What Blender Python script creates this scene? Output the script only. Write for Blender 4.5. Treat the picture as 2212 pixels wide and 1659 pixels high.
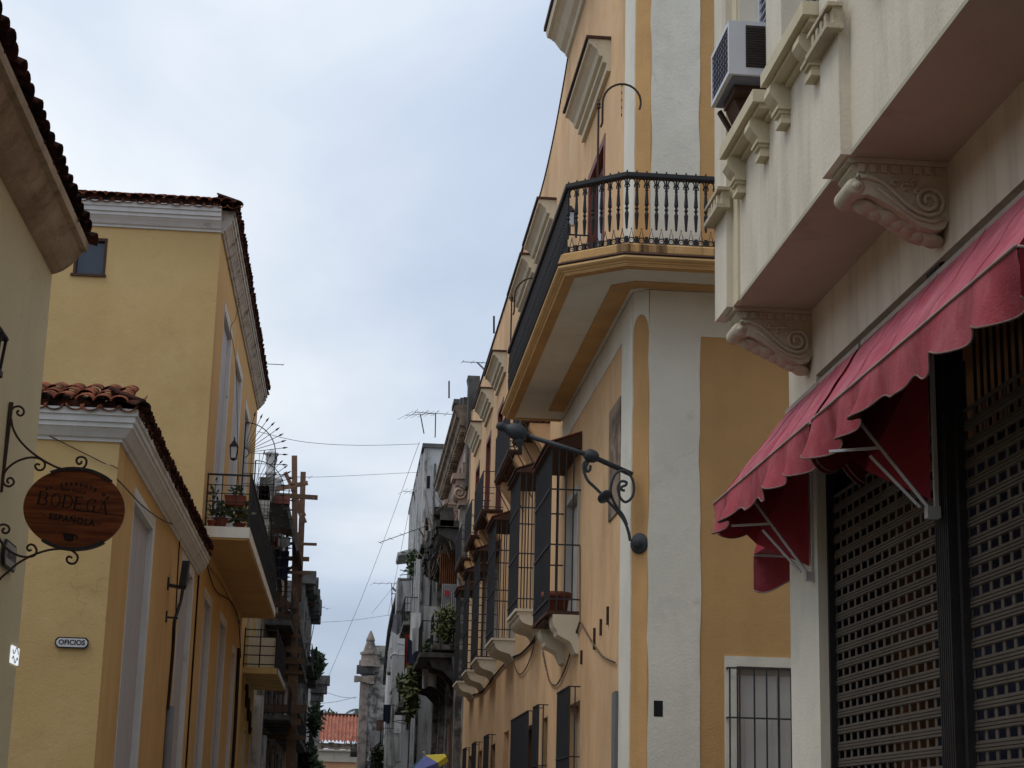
import bpy, bmesh, math, random
from math import sin, cos, pi, radians, tan, sqrt, atan2
from mathutils import Vector, Matrix
random.seed(7)
for o in list(bpy.data.objects): bpy.data.objects.remove(o)
sc = bpy.context.scene
col = sc.collection

# ------------------------------------------------------------------ camera
YAW, PITCH, ROLL, FPX, WPX, HPX = radians(4.95), radians(13.95), radians(1.46), 3840.0, 2212.0, 1659.0
EYE = Vector((0, 0, 1.6))
_f = Vector((sin(YAW)*cos(PITCH), cos(YAW)*cos(PITCH), sin(PITCH)))
_r0 = Vector((cos(YAW), -sin(YAW), 0)); _u0 = _r0.cross(_f)
UPV = cos(ROLL)*_u0 - sin(ROLL)*_r0; RTV = cos(ROLL)*_r0 + sin(ROLL)*_u0
cam = bpy.data.cameras.new('camera'); cam_o = bpy.data.objects.new('camera', cam); col.objects.link(cam_o)
cam.sensor_width = 36; cam.lens = FPX/WPX*36; cam.clip_start = 0.1; cam.clip_end = 3000
cam_o.matrix_world = Matrix(((RTV.x, UPV.x, -_f.x, EYE.x), (RTV.y, UPV.y, -_f.y, EYE.y), (RTV.z, UPV.z, -_f.z, EYE.z), (0, 0, 0, 1)))
sc.camera = cam_o

# ------------------------------------------------------------------ light
sc.view_settings.view_transform = 'Standard'; sc.view_settings.look = 'None'
sc.view_settings.gamma = 1; sc.view_settings.exposure = 0.0; sc.view_settings.use_curve_mapping = False
SUN_EL, SUN_AZ = radians(62), radians(250)     # azimuth measured clockwise from +Y: high sun behind cloud, left and behind
sun = bpy.data.lights.new('sun', 'SUN'); sun.energy = 0.95; sun.angle = radians(25); sun.color = (1, 0.96, 0.9)
sun_o = bpy.data.objects.new('sun', sun); col.objects.link(sun_o)
sdir = Vector((sin(SUN_AZ)*cos(SUN_EL), cos(SUN_AZ)*cos(SUN_EL), sin(SUN_EL)))
sun_o.rotation_euler = sdir.to_track_quat('Z', 'Y').to_euler(); sun_o.location = (0, 0, 60)
w = bpy.data.worlds.new('World'); sc.world = w; w.use_nodes = True
nt = w.node_tree; nt.nodes.clear()
def N(t, **k):
    n = nt.nodes.new(t)
    for a, b in k.items(): setattr(n, a, b)
    return n
out = N('ShaderNodeOutputWorld'); bg = N('ShaderNodeBackground'); bg.inputs['Strength'].default_value = 0.1
sky = N('ShaderNodeTexSky', sky_type='NISHITA'); sky.sun_disc = False; sky.sun_elevation = SUN_EL; sky.sun_rotation = SUN_AZ
tc = N('ShaderNodeTexCoord'); sep = N('ShaderNodeSeparateXYZ'); nt.links.new(tc.outputs['Generated'], sep.inputs[0])
za = N('ShaderNodeMath', operation='MAXIMUM'); nt.links.new(sep.outputs['Z'], za.inputs[0]); za.inputs[1].default_value = 0.0
zb = N('ShaderNodeMath', operation='ADD'); nt.links.new(za.outputs[0], zb.inputs[0]); zb.inputs[1].default_value = 0.6
div = N('ShaderNodeVectorMath', operation='DIVIDE'); cz = N('ShaderNodeCombineXYZ')
for i in range(3): nt.links.new(zb.outputs[0], cz.inputs[i])
nt.links.new(tc.outputs['Generated'], div.inputs[0]); nt.links.new(cz.outputs[0], div.inputs[1])
n1 = N('ShaderNodeTexNoise'); n1.inputs['Scale'].default_value = 2.3; n1.inputs['Detail'].default_value = 6; n1.inputs['Roughness'].default_value = 0.5; n1.inputs['Distortion'].default_value = 0.4
mp = N('ShaderNodeMapping'); mp.inputs['Location'].default_value = (2.2, 4.4, 9.1)
nt.links.new(div.outputs[0], mp.inputs[0]); nt.links.new(mp.outputs[0], n1.inputs['Vector'])
cr = N('ShaderNodeValToRGB')
cr.color_ramp.elements[0].position = 0.30; cr.color_ramp.elements[0].color = (0.46, 0.55, 0.70, 1)
cr.color_ramp.elements[1].position = 0.64; cr.color_ramp.elements[1].color = (0.97, 1.02, 1.07, 1)
e = cr.color_ramp.elements.new(0.48); e.color = (0.655, 0.752, 0.905, 1)
nt.links.new(n1.outputs['Fac'], cr.inputs[0])
# an overcast dome: brighter towards the zenith
mr = N('ShaderNodeMapRange'); nt.links.new(za.outputs[0], mr.inputs[0])
mr.inputs[1].default_value = 0.0; mr.inputs[2].default_value = 1.0; mr.inputs[3].default_value = 8.9; mr.inputs[4].default_value = 12.5
mul = N('ShaderNodeVectorMath', operation='SCALE'); nt.links.new(cr.outputs[0], mul.inputs[0]); nt.links.new(mr.outputs[0], mul.inputs['Scale'])
mix = N('ShaderNodeMix', data_type='RGBA'); mix.inputs[0].default_value = 0.88
nt.links.new(sky.outputs[0], mix.inputs[6]); nt.links.new(mul.outputs[0], mix.inputs[7])
nt.links.new(mix.outputs[2], bg.inputs[0]); nt.links.new(bg.outputs[0], out.inputs[0])

# ------------------------------------------------------------------ measuring helpers (photo sighting onto a known plane)
def _ray(u, v): return _f + RTV*((u-WPX/2)/FPX) + UPV*((HPX/2-v)/FPX)
def PX(u, v, x): d = _ray(u, v); return EYE + d*(x/d.x)
def PY(u, v, y): d = _ray(u, v); return EYE + d*(y/d.y)
def PZ(u, v, z): d = _ray(u, v); return EYE + d*((z-1.6)/d.z)

# ------------------------------------------------------------------ materials
def mat(name, c, var=.12, scale=1.2, rough=.88, bump=.15, bscale=45, streak=0, scol=(.08, .06, .04), sscale=2.2, lo=.5, hi=.75,
        patch=(), metal=0, rnd=0, spec=.3, alpha=None, zscale=.12, crack=0):
    m = bpy.data.materials.new(name); m.use_nodes = True
    t = m.node_tree; b = t.nodes['Principled BSDF']
    b.inputs['Roughness'].default_value = rough; b.inputs['Metallic'].default_value = metal
    b.inputs['Specular IOR Level'].default_value = spec
    L = t.links.new; n = t.nodes.new
    g = n('ShaderNodeNewGeometry')
    def noise(s, det=6, vec=None, ro=.6):
        x = n('ShaderNodeTexNoise'); x.inputs['Scale'].default_value = s; x.inputs['Detail'].default_value = det; x.inputs['Roughness'].default_value = ro
        L(vec or g.outputs['Position'], x.inputs['Vector']); return x.outputs['Fac']
    def ramp(f, a, c0, b_, c1):
        r = n('ShaderNodeValToRGB'); r.color_ramp.elements[0].position = a; r.color_ramp.elements[0].color = (*c0, 1)
        r.color_ramp.elements[1].position = b_; r.color_ramp.elements[1].color = (*c1, 1); L(f, r.inputs[0]); return r.outputs[0]
    def mixc(f, a, b_, amt=1):
        x = n('ShaderNodeMix'); x.data_type = 'RGBA'
        if amt != 1:
            q = n('ShaderNodeMath'); q.operation = 'MULTIPLY'; L(f, q.inputs[0]); q.inputs[1].default_value = amt; f = q.outputs[0]
        L(f, x.inputs[0])
        if isinstance(a, tuple): x.inputs[6].default_value = (*a, 1)
        else: L(a, x.inputs[6])
        if isinstance(b_, tuple): x.inputs[7].default_value = (*b_, 1)
        else: L(b_, x.inputs[7])
        return x.outputs[2]
    c0 = tuple(max(0, k*(1-var)) for k in c); c1 = tuple(min(1, k*(1+var)) for k in c)
    cur = ramp(noise(scale), .3, c0, .7, c1)
    if rnd:
        oi = n('ShaderNodeObjectInfo'); cur2 = ramp(oi.outputs['Random'], 0, tuple(k*(1-rnd) for k in c), 1, tuple(min(1, k*(1+rnd)) for k in c))
        x = n('ShaderNodeMix'); x.data_type = 'RGBA'; x.inputs[0].default_value = .6; L(cur, x.inputs[6]); L(cur2, x.inputs[7]); cur = x.outputs[2]
    for (pc, ps, plo, phi, pa) in patch:
        f = ramp(noise(ps, 8, ro=.68), plo, (0, 0, 0), phi, (1, 1, 1)); cur = mixc(f, cur, pc, pa)
    if streak:
        mpn = n('ShaderNodeMapping'); mpn.inputs['Scale'].default_value = (1, 1, zscale); L(g.outputs['Position'], mpn.inputs[0])
        f = ramp(noise(sscale, 7, mpn.outputs[0], .65), lo, (0, 0, 0), hi, (1, 1, 1)); cur = mixc(f, cur, scol, streak)
    if crack:
        dm = n('ShaderNodeTexNoise'); dm.inputs['Scale'].default_value = 2.2; dm.inputs['Detail'].default_value = 5; L(g.outputs['Position'], dm.inputs['Vector'])
        av = n('ShaderNodeVectorMath'); av.operation = 'MULTIPLY_ADD'; L(dm.outputs['Color'], av.inputs[0]); av.inputs[1].default_value = (.7, .7, .7); L(g.outputs['Position'], av.inputs[2])
        vo = n('ShaderNodeTexVoronoi'); vo.feature = 'DISTANCE_TO_EDGE'; vo.inputs['Scale'].default_value = .45; L(av.outputs[0], vo.inputs['Vector'])
        f1 = ramp(vo.outputs['Distance'], .0, (1, 1, 1), .007, (0, 0, 0)); f2 = ramp(noise(.55, 3), .54, (0, 0, 0), .62, (1, 1, 1))
        q = n('ShaderNodeMix'); q.data_type = 'RGBA'; q.blend_type = 'MULTIPLY'; q.inputs[0].default_value = 1; L(f1, q.inputs[6]); L(f2, q.inputs[7])
        cur = mixc(q.outputs[2], cur, tuple(k*.35 for k in c), crack)
    L(cur, b.inputs['Base Color'])
    if bump:
        bm = n('ShaderNodeBump'); bm.inputs['Strength'].default_value = bump; bm.inputs['Distance'].default_value = .02
        ad = n('ShaderNodeMath'); ad.operation = 'ADD'; L(noise(bscale, 4), ad.inputs[0])
        q = n('ShaderNodeMath'); q.operation = 'MULTIPLY'; L(noise(bscale*.09, 5), q.inputs[0]); q.inputs[1].default_value = 1.6; L(q.outputs[0], ad.inputs[1])
        L(ad.outputs[0], bm.inputs['Height']); L(bm.outputs[0], b.inputs['Normal'])
    return m
M = {}
M['orange'] = mat('orange_plaster', (.67, .435, .235), .13, .5, crack=.2, streak=.5, scol=(.36, .195, .085), sscale=1.3, lo=.48, hi=.74, zscale=.3, patch=[((.71, .51, .31), .8, .5, .7, .55), ((.47, .27, .125), 1.3, .56, .7, .45), ((.25, .14, .06), 5, .66, .74, .35)], bump=.3)
M['orange_band'] = mat('deep_orange_paint', (.54, .315, .13), .12, 1.2, streak=.3, scol=(.25, .12, .04), bump=.25)
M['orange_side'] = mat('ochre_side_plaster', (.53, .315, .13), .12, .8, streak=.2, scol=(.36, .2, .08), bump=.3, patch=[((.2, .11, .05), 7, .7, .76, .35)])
M['white'] = mat('white_plaster', (.73, .695, .59), .07, 1.0, crack=.2, streak=.2, scol=(.42, .37, .28), lo=.52, hi=.74, bump=.28, patch=[((.45, .33, .22), 3, .62, .76, .5), ((.55, .52, .45), .9, .52, .7, .6)])
M['trim'] = mat('grey_white_trim', (.60, .59, .57), .08, 1.5, streak=.3, scol=(.26, .24, .2), bump=.2, patch=[((.14, .13, .12), 2.2, .64, .76, .7)])
M['hood'] = mat('cream_hood_paint', (.66, .60, .46), .08, 1.5, streak=.25, scol=(.3, .24, .15), bump=.15, patch=[((.35, .27, .16), 4, .6, .75, .4)])
M['yellow'] = mat('yellow_plaster', (.575, .40, .175), .1, .45, crack=.2, streak=.2, scol=(.5, .3, .11), bump=.3, patch=[((.65, .49, .25), .7, .5, .7, .55), ((.44, .28, .12), 1.1, .55, .72, .5), ((.30, .19, .08), 7, .68, .76, .5)])
M['yellow_street'] = mat('ochre_street_plaster', (.54, .335, .125), .1, .5, crack=.2, streak=.42, scol=(.42, .21, .07), bump=.28, patch=[((.62, .41, .17), .9, .5, .72, .45)])
M['cream'] = mat('cream_plaster', (.72, .65, .52), .09, .7, streak=.42, scol=(.33, .285, .21), sscale=3.2, lo=.48, hi=.68, bump=.2, bscale=35, patch=[((.74, .69, .59), 1.3, .48, .68, .6), ((.2, .18, .15), 5, .68, .78, .5)])
M['cream_dirty'] = mat('dirty_cream_plaster', (.56, .48, .34), .1, 1, streak=.45, scol=(.2, .18, .14), sscale=3, lo=.45, hi=.7, bump=.5, patch=[((.12, .12, .1), 2.5, .58, .72, .8)])
M['cream_trim'] = mat('yellowed_trim', (.64, .56, .39), .08, 2, streak=.25, scol=(.3, .25, .16), bump=.2, patch=[((.2, .17, .11), 6, .66, .76, .5)])
M['corbel'] = mat('corbel_plaster', (.53, .48, .36), .1, 3, bump=.35, bscale=30, patch=[((.3, .22, .13), 5, .56, .7, .5)])
M['soffit_brown'] = mat('brown_soffit_paint', (.46, .42, .315), .1, .5, bump=.12, patch=[((.47, .43, .32), .7, .5, .7, .6), ((.29, .25, .18), 1.6, .56, .7, .55), ((.2, .17, .12), 4, .66, .74, .4)])
M['house_cream'] = mat('pale_cream_plaster', (.60, .51, .315), .08, .5, crack=.2, streak=.3, scol=(.42, .36, .22), bump=.25, patch=[((.35, .29, .17), 4, .68, .78, .35)])
M['stone'] = mat('weathered_stone', (.40, .29, .19), .2, 1.6, bump=.8, bscale=30, patch=[((.2, .115, .06), 2.6, .5, .66, .8), ((.52, .44, .33), 3.2, .55, .7, .5)])
M['tile'] = mat('clay_tile', (.30, .105, .06), .3, 5, rough=1, spec=.03, bump=.4, rnd=.35, patch=[((.028, .024, .022), 7, .46, .6, .9), ((.42, .27, .18), 9, .6, .7, .5)])
M['tile_dark'] = mat('mossy_clay_tile', (.10, .042, .03), .3, 5, rough=1, spec=.03, bump=.4, rnd=.4, patch=[((.014, .013, .013), 5, .42, .58, .9), ((.2, .1, .06), 9, .6, .72, .5)])
M['tile_far'] = mat('red_clay_tile', (.30, .10, .06), .3, 1.2, bump=.3, patch=[((.5, .27, .17), 2.2, .52, .68, .7), ((.16, .06, .04), 1.4, .58, .72, .7)])
M['iron'] = mat('black_iron', (.018, .017, .018), .2, 6, rough=.6, bump=.2, patch=[((.06, .03, .018), 9, .58, .7, .6)], spec=.3)
M['iron_rust'] = mat('rusty_iron', (.045, .028, .02), .3, 6, rough=.75, bump=.2, patch=[((.11, .05, .025), 9, .55, .68, .7)])
M['iron_grey'] = mat('slate_painted_iron', (.036, .038, .043), .15, 4, rough=.6, bump=.15, patch=[((.05, .03, .02), 8, .6, .7, .6)])
M['lamp_iron'] = mat('greyed_black_iron', (.035, .04, .045), .25, 8, rough=.55, bump=.3, patch=[((.10, .10, .10), 12, .6, .72, .5)])
M['wine'] = mat('wine_red_wood', (.17, .05, .035), .2, 3, rough=.6, bump=.2, streak=.4, scol=(.07, .025, .02))
M['darkwood'] = mat('dark_brown_wood', (.07, .032, .02), .25, 3, rough=.7, bump=.3, streak=.4, scol=(.03, .016, .01))
M['greywood'] = mat('lilac_grey_painted_wood', (.40, .385, .40), .06, 1.5, rough=.7, bump=.1, streak=.15, scol=(.3, .29, .3))
M['shutterwhite'] = mat('white_painted_wood', (.52, .50, .46), .08, 2, rough=.7, bump=.15, streak=.2, scol=(.3, .28, .24))
M['louver'] = mat('pale_blue_louver_paint', (.52, .54, .60), .08, 2, rough=.7, bump=.1)
M['glassdark'] = mat('dark_glass', (.035, .045, .06), .1, 2, rough=.12, bump=0, spec=.6)
M['hole_shade'] = mat('recess_shade_colour', (.012, .012, .013), .2, 3, rough=.9, bump=0)  # near-black colour standing in for the shade inside small openings
M['slat'] = mat('galvanised_slat', (.105, .09, .077), .12, 3, rough=.5, metal=.15, bump=.08, streak=.3, scol=(.22, .18, .14), zscale=6)
M['interior_orange'] = mat('interior_orange_wall', (.42, .19, .075), .1, 1, bump=.1)
M['interior_blue'] = mat('interior_blue_wall', (.07, .08, .15), .2, 1, bump=.1)
M['interior_red'] = mat('interior_red_cloth', (.32, .03, .03), .2, 3, bump=.1)
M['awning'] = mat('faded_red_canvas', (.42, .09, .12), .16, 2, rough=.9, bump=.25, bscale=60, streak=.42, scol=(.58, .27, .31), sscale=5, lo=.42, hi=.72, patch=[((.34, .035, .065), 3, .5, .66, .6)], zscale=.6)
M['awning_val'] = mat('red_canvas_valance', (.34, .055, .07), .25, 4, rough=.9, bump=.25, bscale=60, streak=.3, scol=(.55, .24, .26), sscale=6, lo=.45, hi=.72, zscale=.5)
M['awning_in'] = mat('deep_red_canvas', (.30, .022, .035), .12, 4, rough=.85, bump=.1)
M['piping'] = mat('pale_piping', (.40, .33, .29), .15, 6, bump=.1); M['hem'] = mat('dirty_hem', (.22, .15, .13), .25, 9, bump=.1)
M['alu'] = mat('pale_metal', (.52, .52, .53), .1, 6, rough=.45, metal=.3, bump=.05, patch=[((.16, .12, .09), 14, .62, .7, .6)])
M['acwhite'] = mat('white_sheet_metal', (.62, .63, .66), .05, 4, rough=.5, bump=.05)
M['acgrille'] = mat('dark_grille', (.045, .035, .03), .2, 20, rough=.7, bump=.2)
M['accoil'] = mat('blue_grey_fins', (.20, .20, .26), .1, 20, rough=.6, metal=.3, bump=.2)
M['signwood'] = mat('varnished_wood', (.16, .04, .012), .25, 3, rough=.45, bump=.15, streak=0, patch=[((.24, .075, .02), 4, .5, .66, .6)])
M['ink'] = mat('burnt_lettering', (.012, .008, .007), .1, 4, bump=0)
M['enamel'] = mat('white_enamel', (.62, .63, .64), .04, 4, rough=.35, bump=0)
M['enamel_old'] = mat('weathered_enamel', (.28, .26, .24), .2, 6, rough=.5, bump=.1)
M['navy'] = mat('navy_enamel', (.015, .018, .035), .1, 4, rough=.4, bump=0)
M['terracotta'] = mat('terracotta', (.20, .055, .03), .15, 6, bump=.25, patch=[((.09, .03, .02), 5, .5, .65, .6)])
M['leaf'] = mat('green_leaf', (.04, .07, .02), .35, 9, rough=.6, bump=0, rnd=.2)
M['leaf_yellow'] = mat('yellow_green_leaf', (.085, .095, .025), .3, 9, rough=.6, bump=0)
M['leaf_dark'] = mat('dark_leaf', (.03, .05, .018), .35, 4, rough=.6, bump=0)
M['pipe'] = mat('grey_plastic_pipe', (.17, .17, .175), .08, 5, rough=.6, bump=.1)
M['cable'] = mat('black_cable', (.02, .018, .017), .1, 5, bump=0)
M['cable_worn'] = mat('worn_cable', (.09, .06, .04), .4, 9, bump=0, patch=[((.5, .45, .36), 14, .56, .62, .9)])
M['floodlight'] = mat('black_cast_metal', (.02, .02, .022), .1, 6, rough=.5, bump=.1)
M['plank'] = mat('raw_timber', (.15, .085, .052), .35, 2.5, bump=.4, rnd=.3, patch=[((.36, .26, .18), 4, .55, .7, .5), ((.06, .035, .02), 3, .56, .7, .6)])
M['grey_ruin'] = mat('decayed_grey_plaster', (.34, .32, .285), .3, 1.6, bump=.6, bscale=25, streak=.7, scol=(.05, .046, .042), sscale=2.4, lo=.44, hi=.64, patch=[((.035, .032, .03), 1.8, .44, .58, .85), ((.24, .14, .08), 2.4, .58, .7, .6)], zscale=.3)
M['black_ruin'] = mat('sooty_plaster', (.10, .094, .086), .4, 2.4, bump=.6, bscale=25, patch=[((.2, .19, .17), 1.5, .58, .72, .5), ((.02, .02, .02), 1.1, .46, .6, .7)])
M['brown_ruin'] = mat('crumbling_brown_plaster', (.27, .20, .14), .35, 3, bump=.7, bscale=20, patch=[((.05, .038, .03), 1.4, .48, .62, .85), ((.42, .36, .28), 3, .58, .7, .6)])
M['white_ruin'] = mat('stained_white_plaster', (.52, .515, .50), .1, 1, bump=.4, bscale=20, streak=.8, scol=(.06, .058, .055), sscale=2.2, lo=.5, hi=.64, patch=[((.16, .155, .15), 1.6, .54, .66, .7)], zscale=.12)
M['pink_ruin'] = mat('pinkish_stone', (.42, .31, .245), .15, 1, bump=.4, streak=.5, scol=(.12, .09, .07), sscale=1, patch=[((.1, .08, .07), .8, .56, .7, .7)])
M['ochre_ruin'] = mat('peeling_ochre_plaster', (.52, .37, .15), .15, 1, bump=.4, streak=.6, scol=(.16, .11, .06), sscale=1.8, patch=[((.5, .48, .42), 1.6, .56, .66, .7)])
M['end_wall'] = mat('salmon_plaster', (.50, .25, .135), .12, .6, bump=.2, patch=[((.48, .33, .12), .4, .5, .65, .6)])
M['end_trim'] = mat('greyish_cornice', (.42, .37, .29), .12, .6, bump=.2, streak=.4, scol=(.16, .13, .1))
M['zinc_rust'] = mat('rusted_corrugated_iron', (.20, .075, .03), .3, 3, bump=.3, streak=.6, scol=(.08, .03, .015))
M['zinc'] = mat('grey_corrugated_iron', (.42, .41, .41), .12, 3, rough=.6, bump=.2, streak=.3, scol=(.22, .16, .12), patch=[((.6, .03, .03), .9, .66, .7, 0)])
M['red_paint'] = mat('red_paint_splash', (.55, .05, .07), .1, 6, bump=0)
M['cloth_white'] = mat('white_cloth', (.58, .57, .55), .08, 5, bump=.15)
M['cloth_grey'] = mat('grey_cloth', (.24, .24, .26), .15, 5, bump=.15)
M['cloth_red'] = mat('red_cloth', (.30, .04, .02), .2, 5, bump=.15)
M['cloth_navy'] = mat('navy_cloth', (.022, .025, .05), .2, 5, bump=.15)
M['cloth_blue'] = mat('bright_blue_plastic', (.03, .16, .5), .15, 5, bump=.1)
M['umb_yellow'] = mat('yellow_canvas', (.45, .36, .04), .1, 5, bump=.1)
M['umb_blue'] = mat('violet_blue_canvas', (.10, .11, .27), .1, 5, bump=.1)
M['umb_green'] = mat('dark_green_canvas', (.02, .07, .075), .1, 5, bump=.1)
M['bark'] = mat('bark', (.14, .10, .07), .3, 4, bump=.5)
M['asphalt'] = mat('asphalt', (.15, .145, .135), .2, 3, bump=.4)
M['pave'] = mat('stone_pavement', (.32, .30, .27), .15, 1.5, bump=.4)
M['earth'] = mat('pale_ground', (.12, .11, .1), .2, .3, bump=.3)
lit = bpy.data.materials.new('lit_lamp_glass'); lit.use_nodes = True
_b = lit.node_tree.nodes['Principled BSDF']; _b.inputs['Base Color'].default_value = (.8, .85, .9, 1); _b.inputs['Emission Color'].default_value = (.88, .94, 1, 1); _b.inputs['Emission Strength'].default_value = .75
M['lit'] = lit
for k in ('leaf', 'leaf_yellow', 'leaf_dark'):
    M[k].node_tree.nodes['Principled BSDF'].inputs['Subsurface Weight'].default_value = 0
def wood_grain(m, c0, c1, sx=2, sz=60):
    t = m.node_tree; b = t.nodes['Principled BSDF']; g = t.nodes.new('ShaderNodeNewGeometry'); mp_ = t.nodes.new('ShaderNodeMapping'); mp_.inputs['Scale'].default_value = (sx, sx, sz)
    n_ = t.nodes.new('ShaderNodeTexNoise'); n_.inputs['Scale'].default_value = 1; n_.inputs['Detail'].default_value = 5; r = t.nodes.new('ShaderNodeValToRGB')
    r.color_ramp.elements[0].position = .35; r.color_ramp.elements[0].color = (*c0, 1); r.color_ramp.elements[1].position = .68; r.color_ramp.elements[1].color = (*c1, 1)
    t.links.new(g.outputs['Position'], mp_.inputs[0]); t.links.new(mp_.outputs[0], n_.inputs['Vector']); t.links.new(n_.outputs['Fac'], r.inputs[0]); t.links.new(r.outputs[0], b.inputs['Base Color'])
wood_grain(M['signwood'], (.085, .02, .006), (.20, .055, .014), 3, 30); M['signwood'].node_tree.nodes['Principled BSDF'].inputs['Specular IOR Level'].default_value = .15

# ------------------------------------------------------------------ mesh builder
class B:
    def __init__(s): s.v = []; s.f = []
    def _a(s, pts): i = len(s.v); s.v += [Vector(p) for p in pts]; return i
    def poly(s, pts): i = s._a(pts); s.f.append(tuple(range(i, i+len(pts)))); return s
    def box(s, x0, x1, y0, y1, z0, z1):
        i = s._a([(x, y, z) for z in (z0, z1) for y in (y0, y1) for x in (x0, x1)])
        for q in ((0, 2, 3, 1), (4, 5, 7, 6), (0, 1, 5, 4), (2, 6, 7, 3), (0, 4, 6, 2), (1, 3, 7, 5)): s.f.append(tuple(i+k for k in q))
        return s
    def fbox(s, F, a0, a1, z0, z1, d0, d1):
        i = s._a([F(a, z, d) for d in (d0, d1) for z in (z0, z1) for a in (a0, a1)])
        for q in ((0, 2, 3, 1), (4, 5, 7, 6), (0, 1, 5, 4), (2, 6, 7, 3), (0, 4, 6, 2), (1, 3, 7, 5)): s.f.append(tuple(i+k for k in q))
        return s
    def prism(s, pts, vec):
        n = len(pts); vec = Vector(vec); i = s._a(pts); j = s._a([Vector(p)+vec for p in pts])
        s.f.append(tuple(range(i, i+n))); s.f.append(tuple(range(j+n-1, j-1, -1)))
        for k in range(n): s.f.append((i+k, i+(k+1) % n, j+(k+1) % n, j+k))
        return s
    def fprism(s, F, prof, a0, a1):   # profile of (d,z) extruded along the wall
        return s.prism([F(a0, z, d) for d, z in prof], F(a1, 0, 0)-F(a0, 0, 0))
    def bar(s, p, q, w, h=None, up=(0, 0, 1)):
        h = h or w; p = Vector(p); q = Vector(q); t = (q-p).normalized(); up = Vector(up)
        if abs(t.dot(up)) > .98: up = Vector((1, 0, 0))
        x = t.cross(up).normalized(); y = x.cross(t)
        i = s._a([c+x*a*w/2+y*b*h/2 for c in (p, q) for a, b in ((-1, -1), (1, -1), (1, 1), (-1, 1))])
        for k in ((0, 3, 2, 1), (4, 5, 6, 7), (0, 1, 5, 4), (1, 2, 6, 5), (2, 3, 7, 6), (3, 0, 4, 7)): s.f.append(tuple(i+m for m in k))
        return s
    def tube(s, pts, r, n=6, r2=None):
        pts = [Vector(p) for p in pts]; m = len(pts); up = None; base = []
        for k, p in enumerate(pts):
            t = (pts[min(k+1, m-1)]-pts[max(k-1, 0)])
            if t.length < 1e-9: t = Vector((0, 0, 1))
            t.normalize()
            if up is None: up = Vector((0, 0, 1)) if abs(t.z) < .9 else Vector((1, 0, 0))
            x = up - t*up.dot(t)
            if x.length < 1e-6: x = t.orthogonal()
            x.normalize(); y = t.cross(x); up = x
            rr = r if r2 is None else r+(r2-r)*k/(m-1)
            base.append(s._a([p+(x*cos(2*pi*j/n)+y*sin(2*pi*j/n))*rr for j in range(n)]))
        for k in range(m-1):
            for j in range(n): s.f.append((base[k]+j, base[k]+(j+1) % n, base[k+1]+(j+1) % n, base[k+1]+j))
        s.f.append(tuple(base[0]+j for j in range(n-1, -1, -1))); s.f.append(tuple(base[-1]+j for j in range(n)))
        return s
    def lathe(s, c, ax, prof, n=8):
        c = Vector(c); ax = Vector(ax).normalized(); x = ax.orthogonal().normalized(); y = ax.cross(x); bs = []
        for t, r in prof: bs.append(s._a([c+ax*t+(x*cos(2*pi*j/n)+y*sin(2*pi*j/n))*r for j in range(n)]))
        for k in range(len(prof)-1):
            for j in range(n): s.f.append((bs[k]+j, bs[k]+(j+1) % n, bs[k+1]+(j+1) % n, bs[k+1]+j))
        s.f.append(tuple(bs[0]+j for j in range(n-1, -1, -1))); s.f.append(tuple(bs[-1]+j for j in range(n)))
        return s
    def cornice(s, path, prof, side=1, zs=None):
        path = [Vector((p[0], p[1])) for p in path]; m = len(path); ns = []
        for k in range(m-1):
            d = (path[k+1]-path[k]).normalized(); ns.append(Vector((d.y, -d.x))*side)
        rows = []
        for k in range(m):
            a = ns[max(k-1, 0)]; b = ns[min(k, m-2)]; q = (a+b); q = q/(1+a.dot(b)) if q.length > 1e-6 else a
            rows.append(s._a([(path[k].x+q.x*d, path[k].y+q.y*d, z) for d, z in prof]))
        n = len(prof)
        for k in range(m-1):
            for j in range(n): s.f.append((rows[k]+j, rows[k]+(j+1) % n, rows[k+1]+(j+1) % n, rows[k+1]+j))
        s.f.append(tuple(rows[0]+j for j in range(n))); s.f.append(tuple(rows[-1]+j for j in range(n-1, -1, -1)))
        return s
    def grid(s, fn, nu, nv):
        i = s._a([fn(a/nu, b/nv) for b in range(nv+1) for a in range(nu+1)])
        for b in range(nv):
            for a in range(nu): k = i+b*(nu+1)+a; s.f.append((k, k+1, k+nu+2, k+nu+1))
        return s
    def leaves(s, c, rad, n, size, droop=0):
        c = Vector(c)
        for _ in range(n):
            while True:
                p = Vector((random.uniform(-1, 1), random.uniform(-1, 1), random.uniform(-1, 1)))
                if .15 < p.length < 1: break
            p = Vector((p.x*rad[0], p.y*rad[1], p.z*rad[2]))
            d = Vector((random.uniform(-1, 1), random.uniform(-1, 1), random.uniform(-.6, 1)-droop)).normalized(); x = d.orthogonal().normalized(); k = size*random.uniform(.6, 1.3)
            s.poly([c+p, c+p+d*k*.5+x*k*.24, c+p+d*k, c+p+d*k*.5-x*k*.24])
        return s

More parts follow.
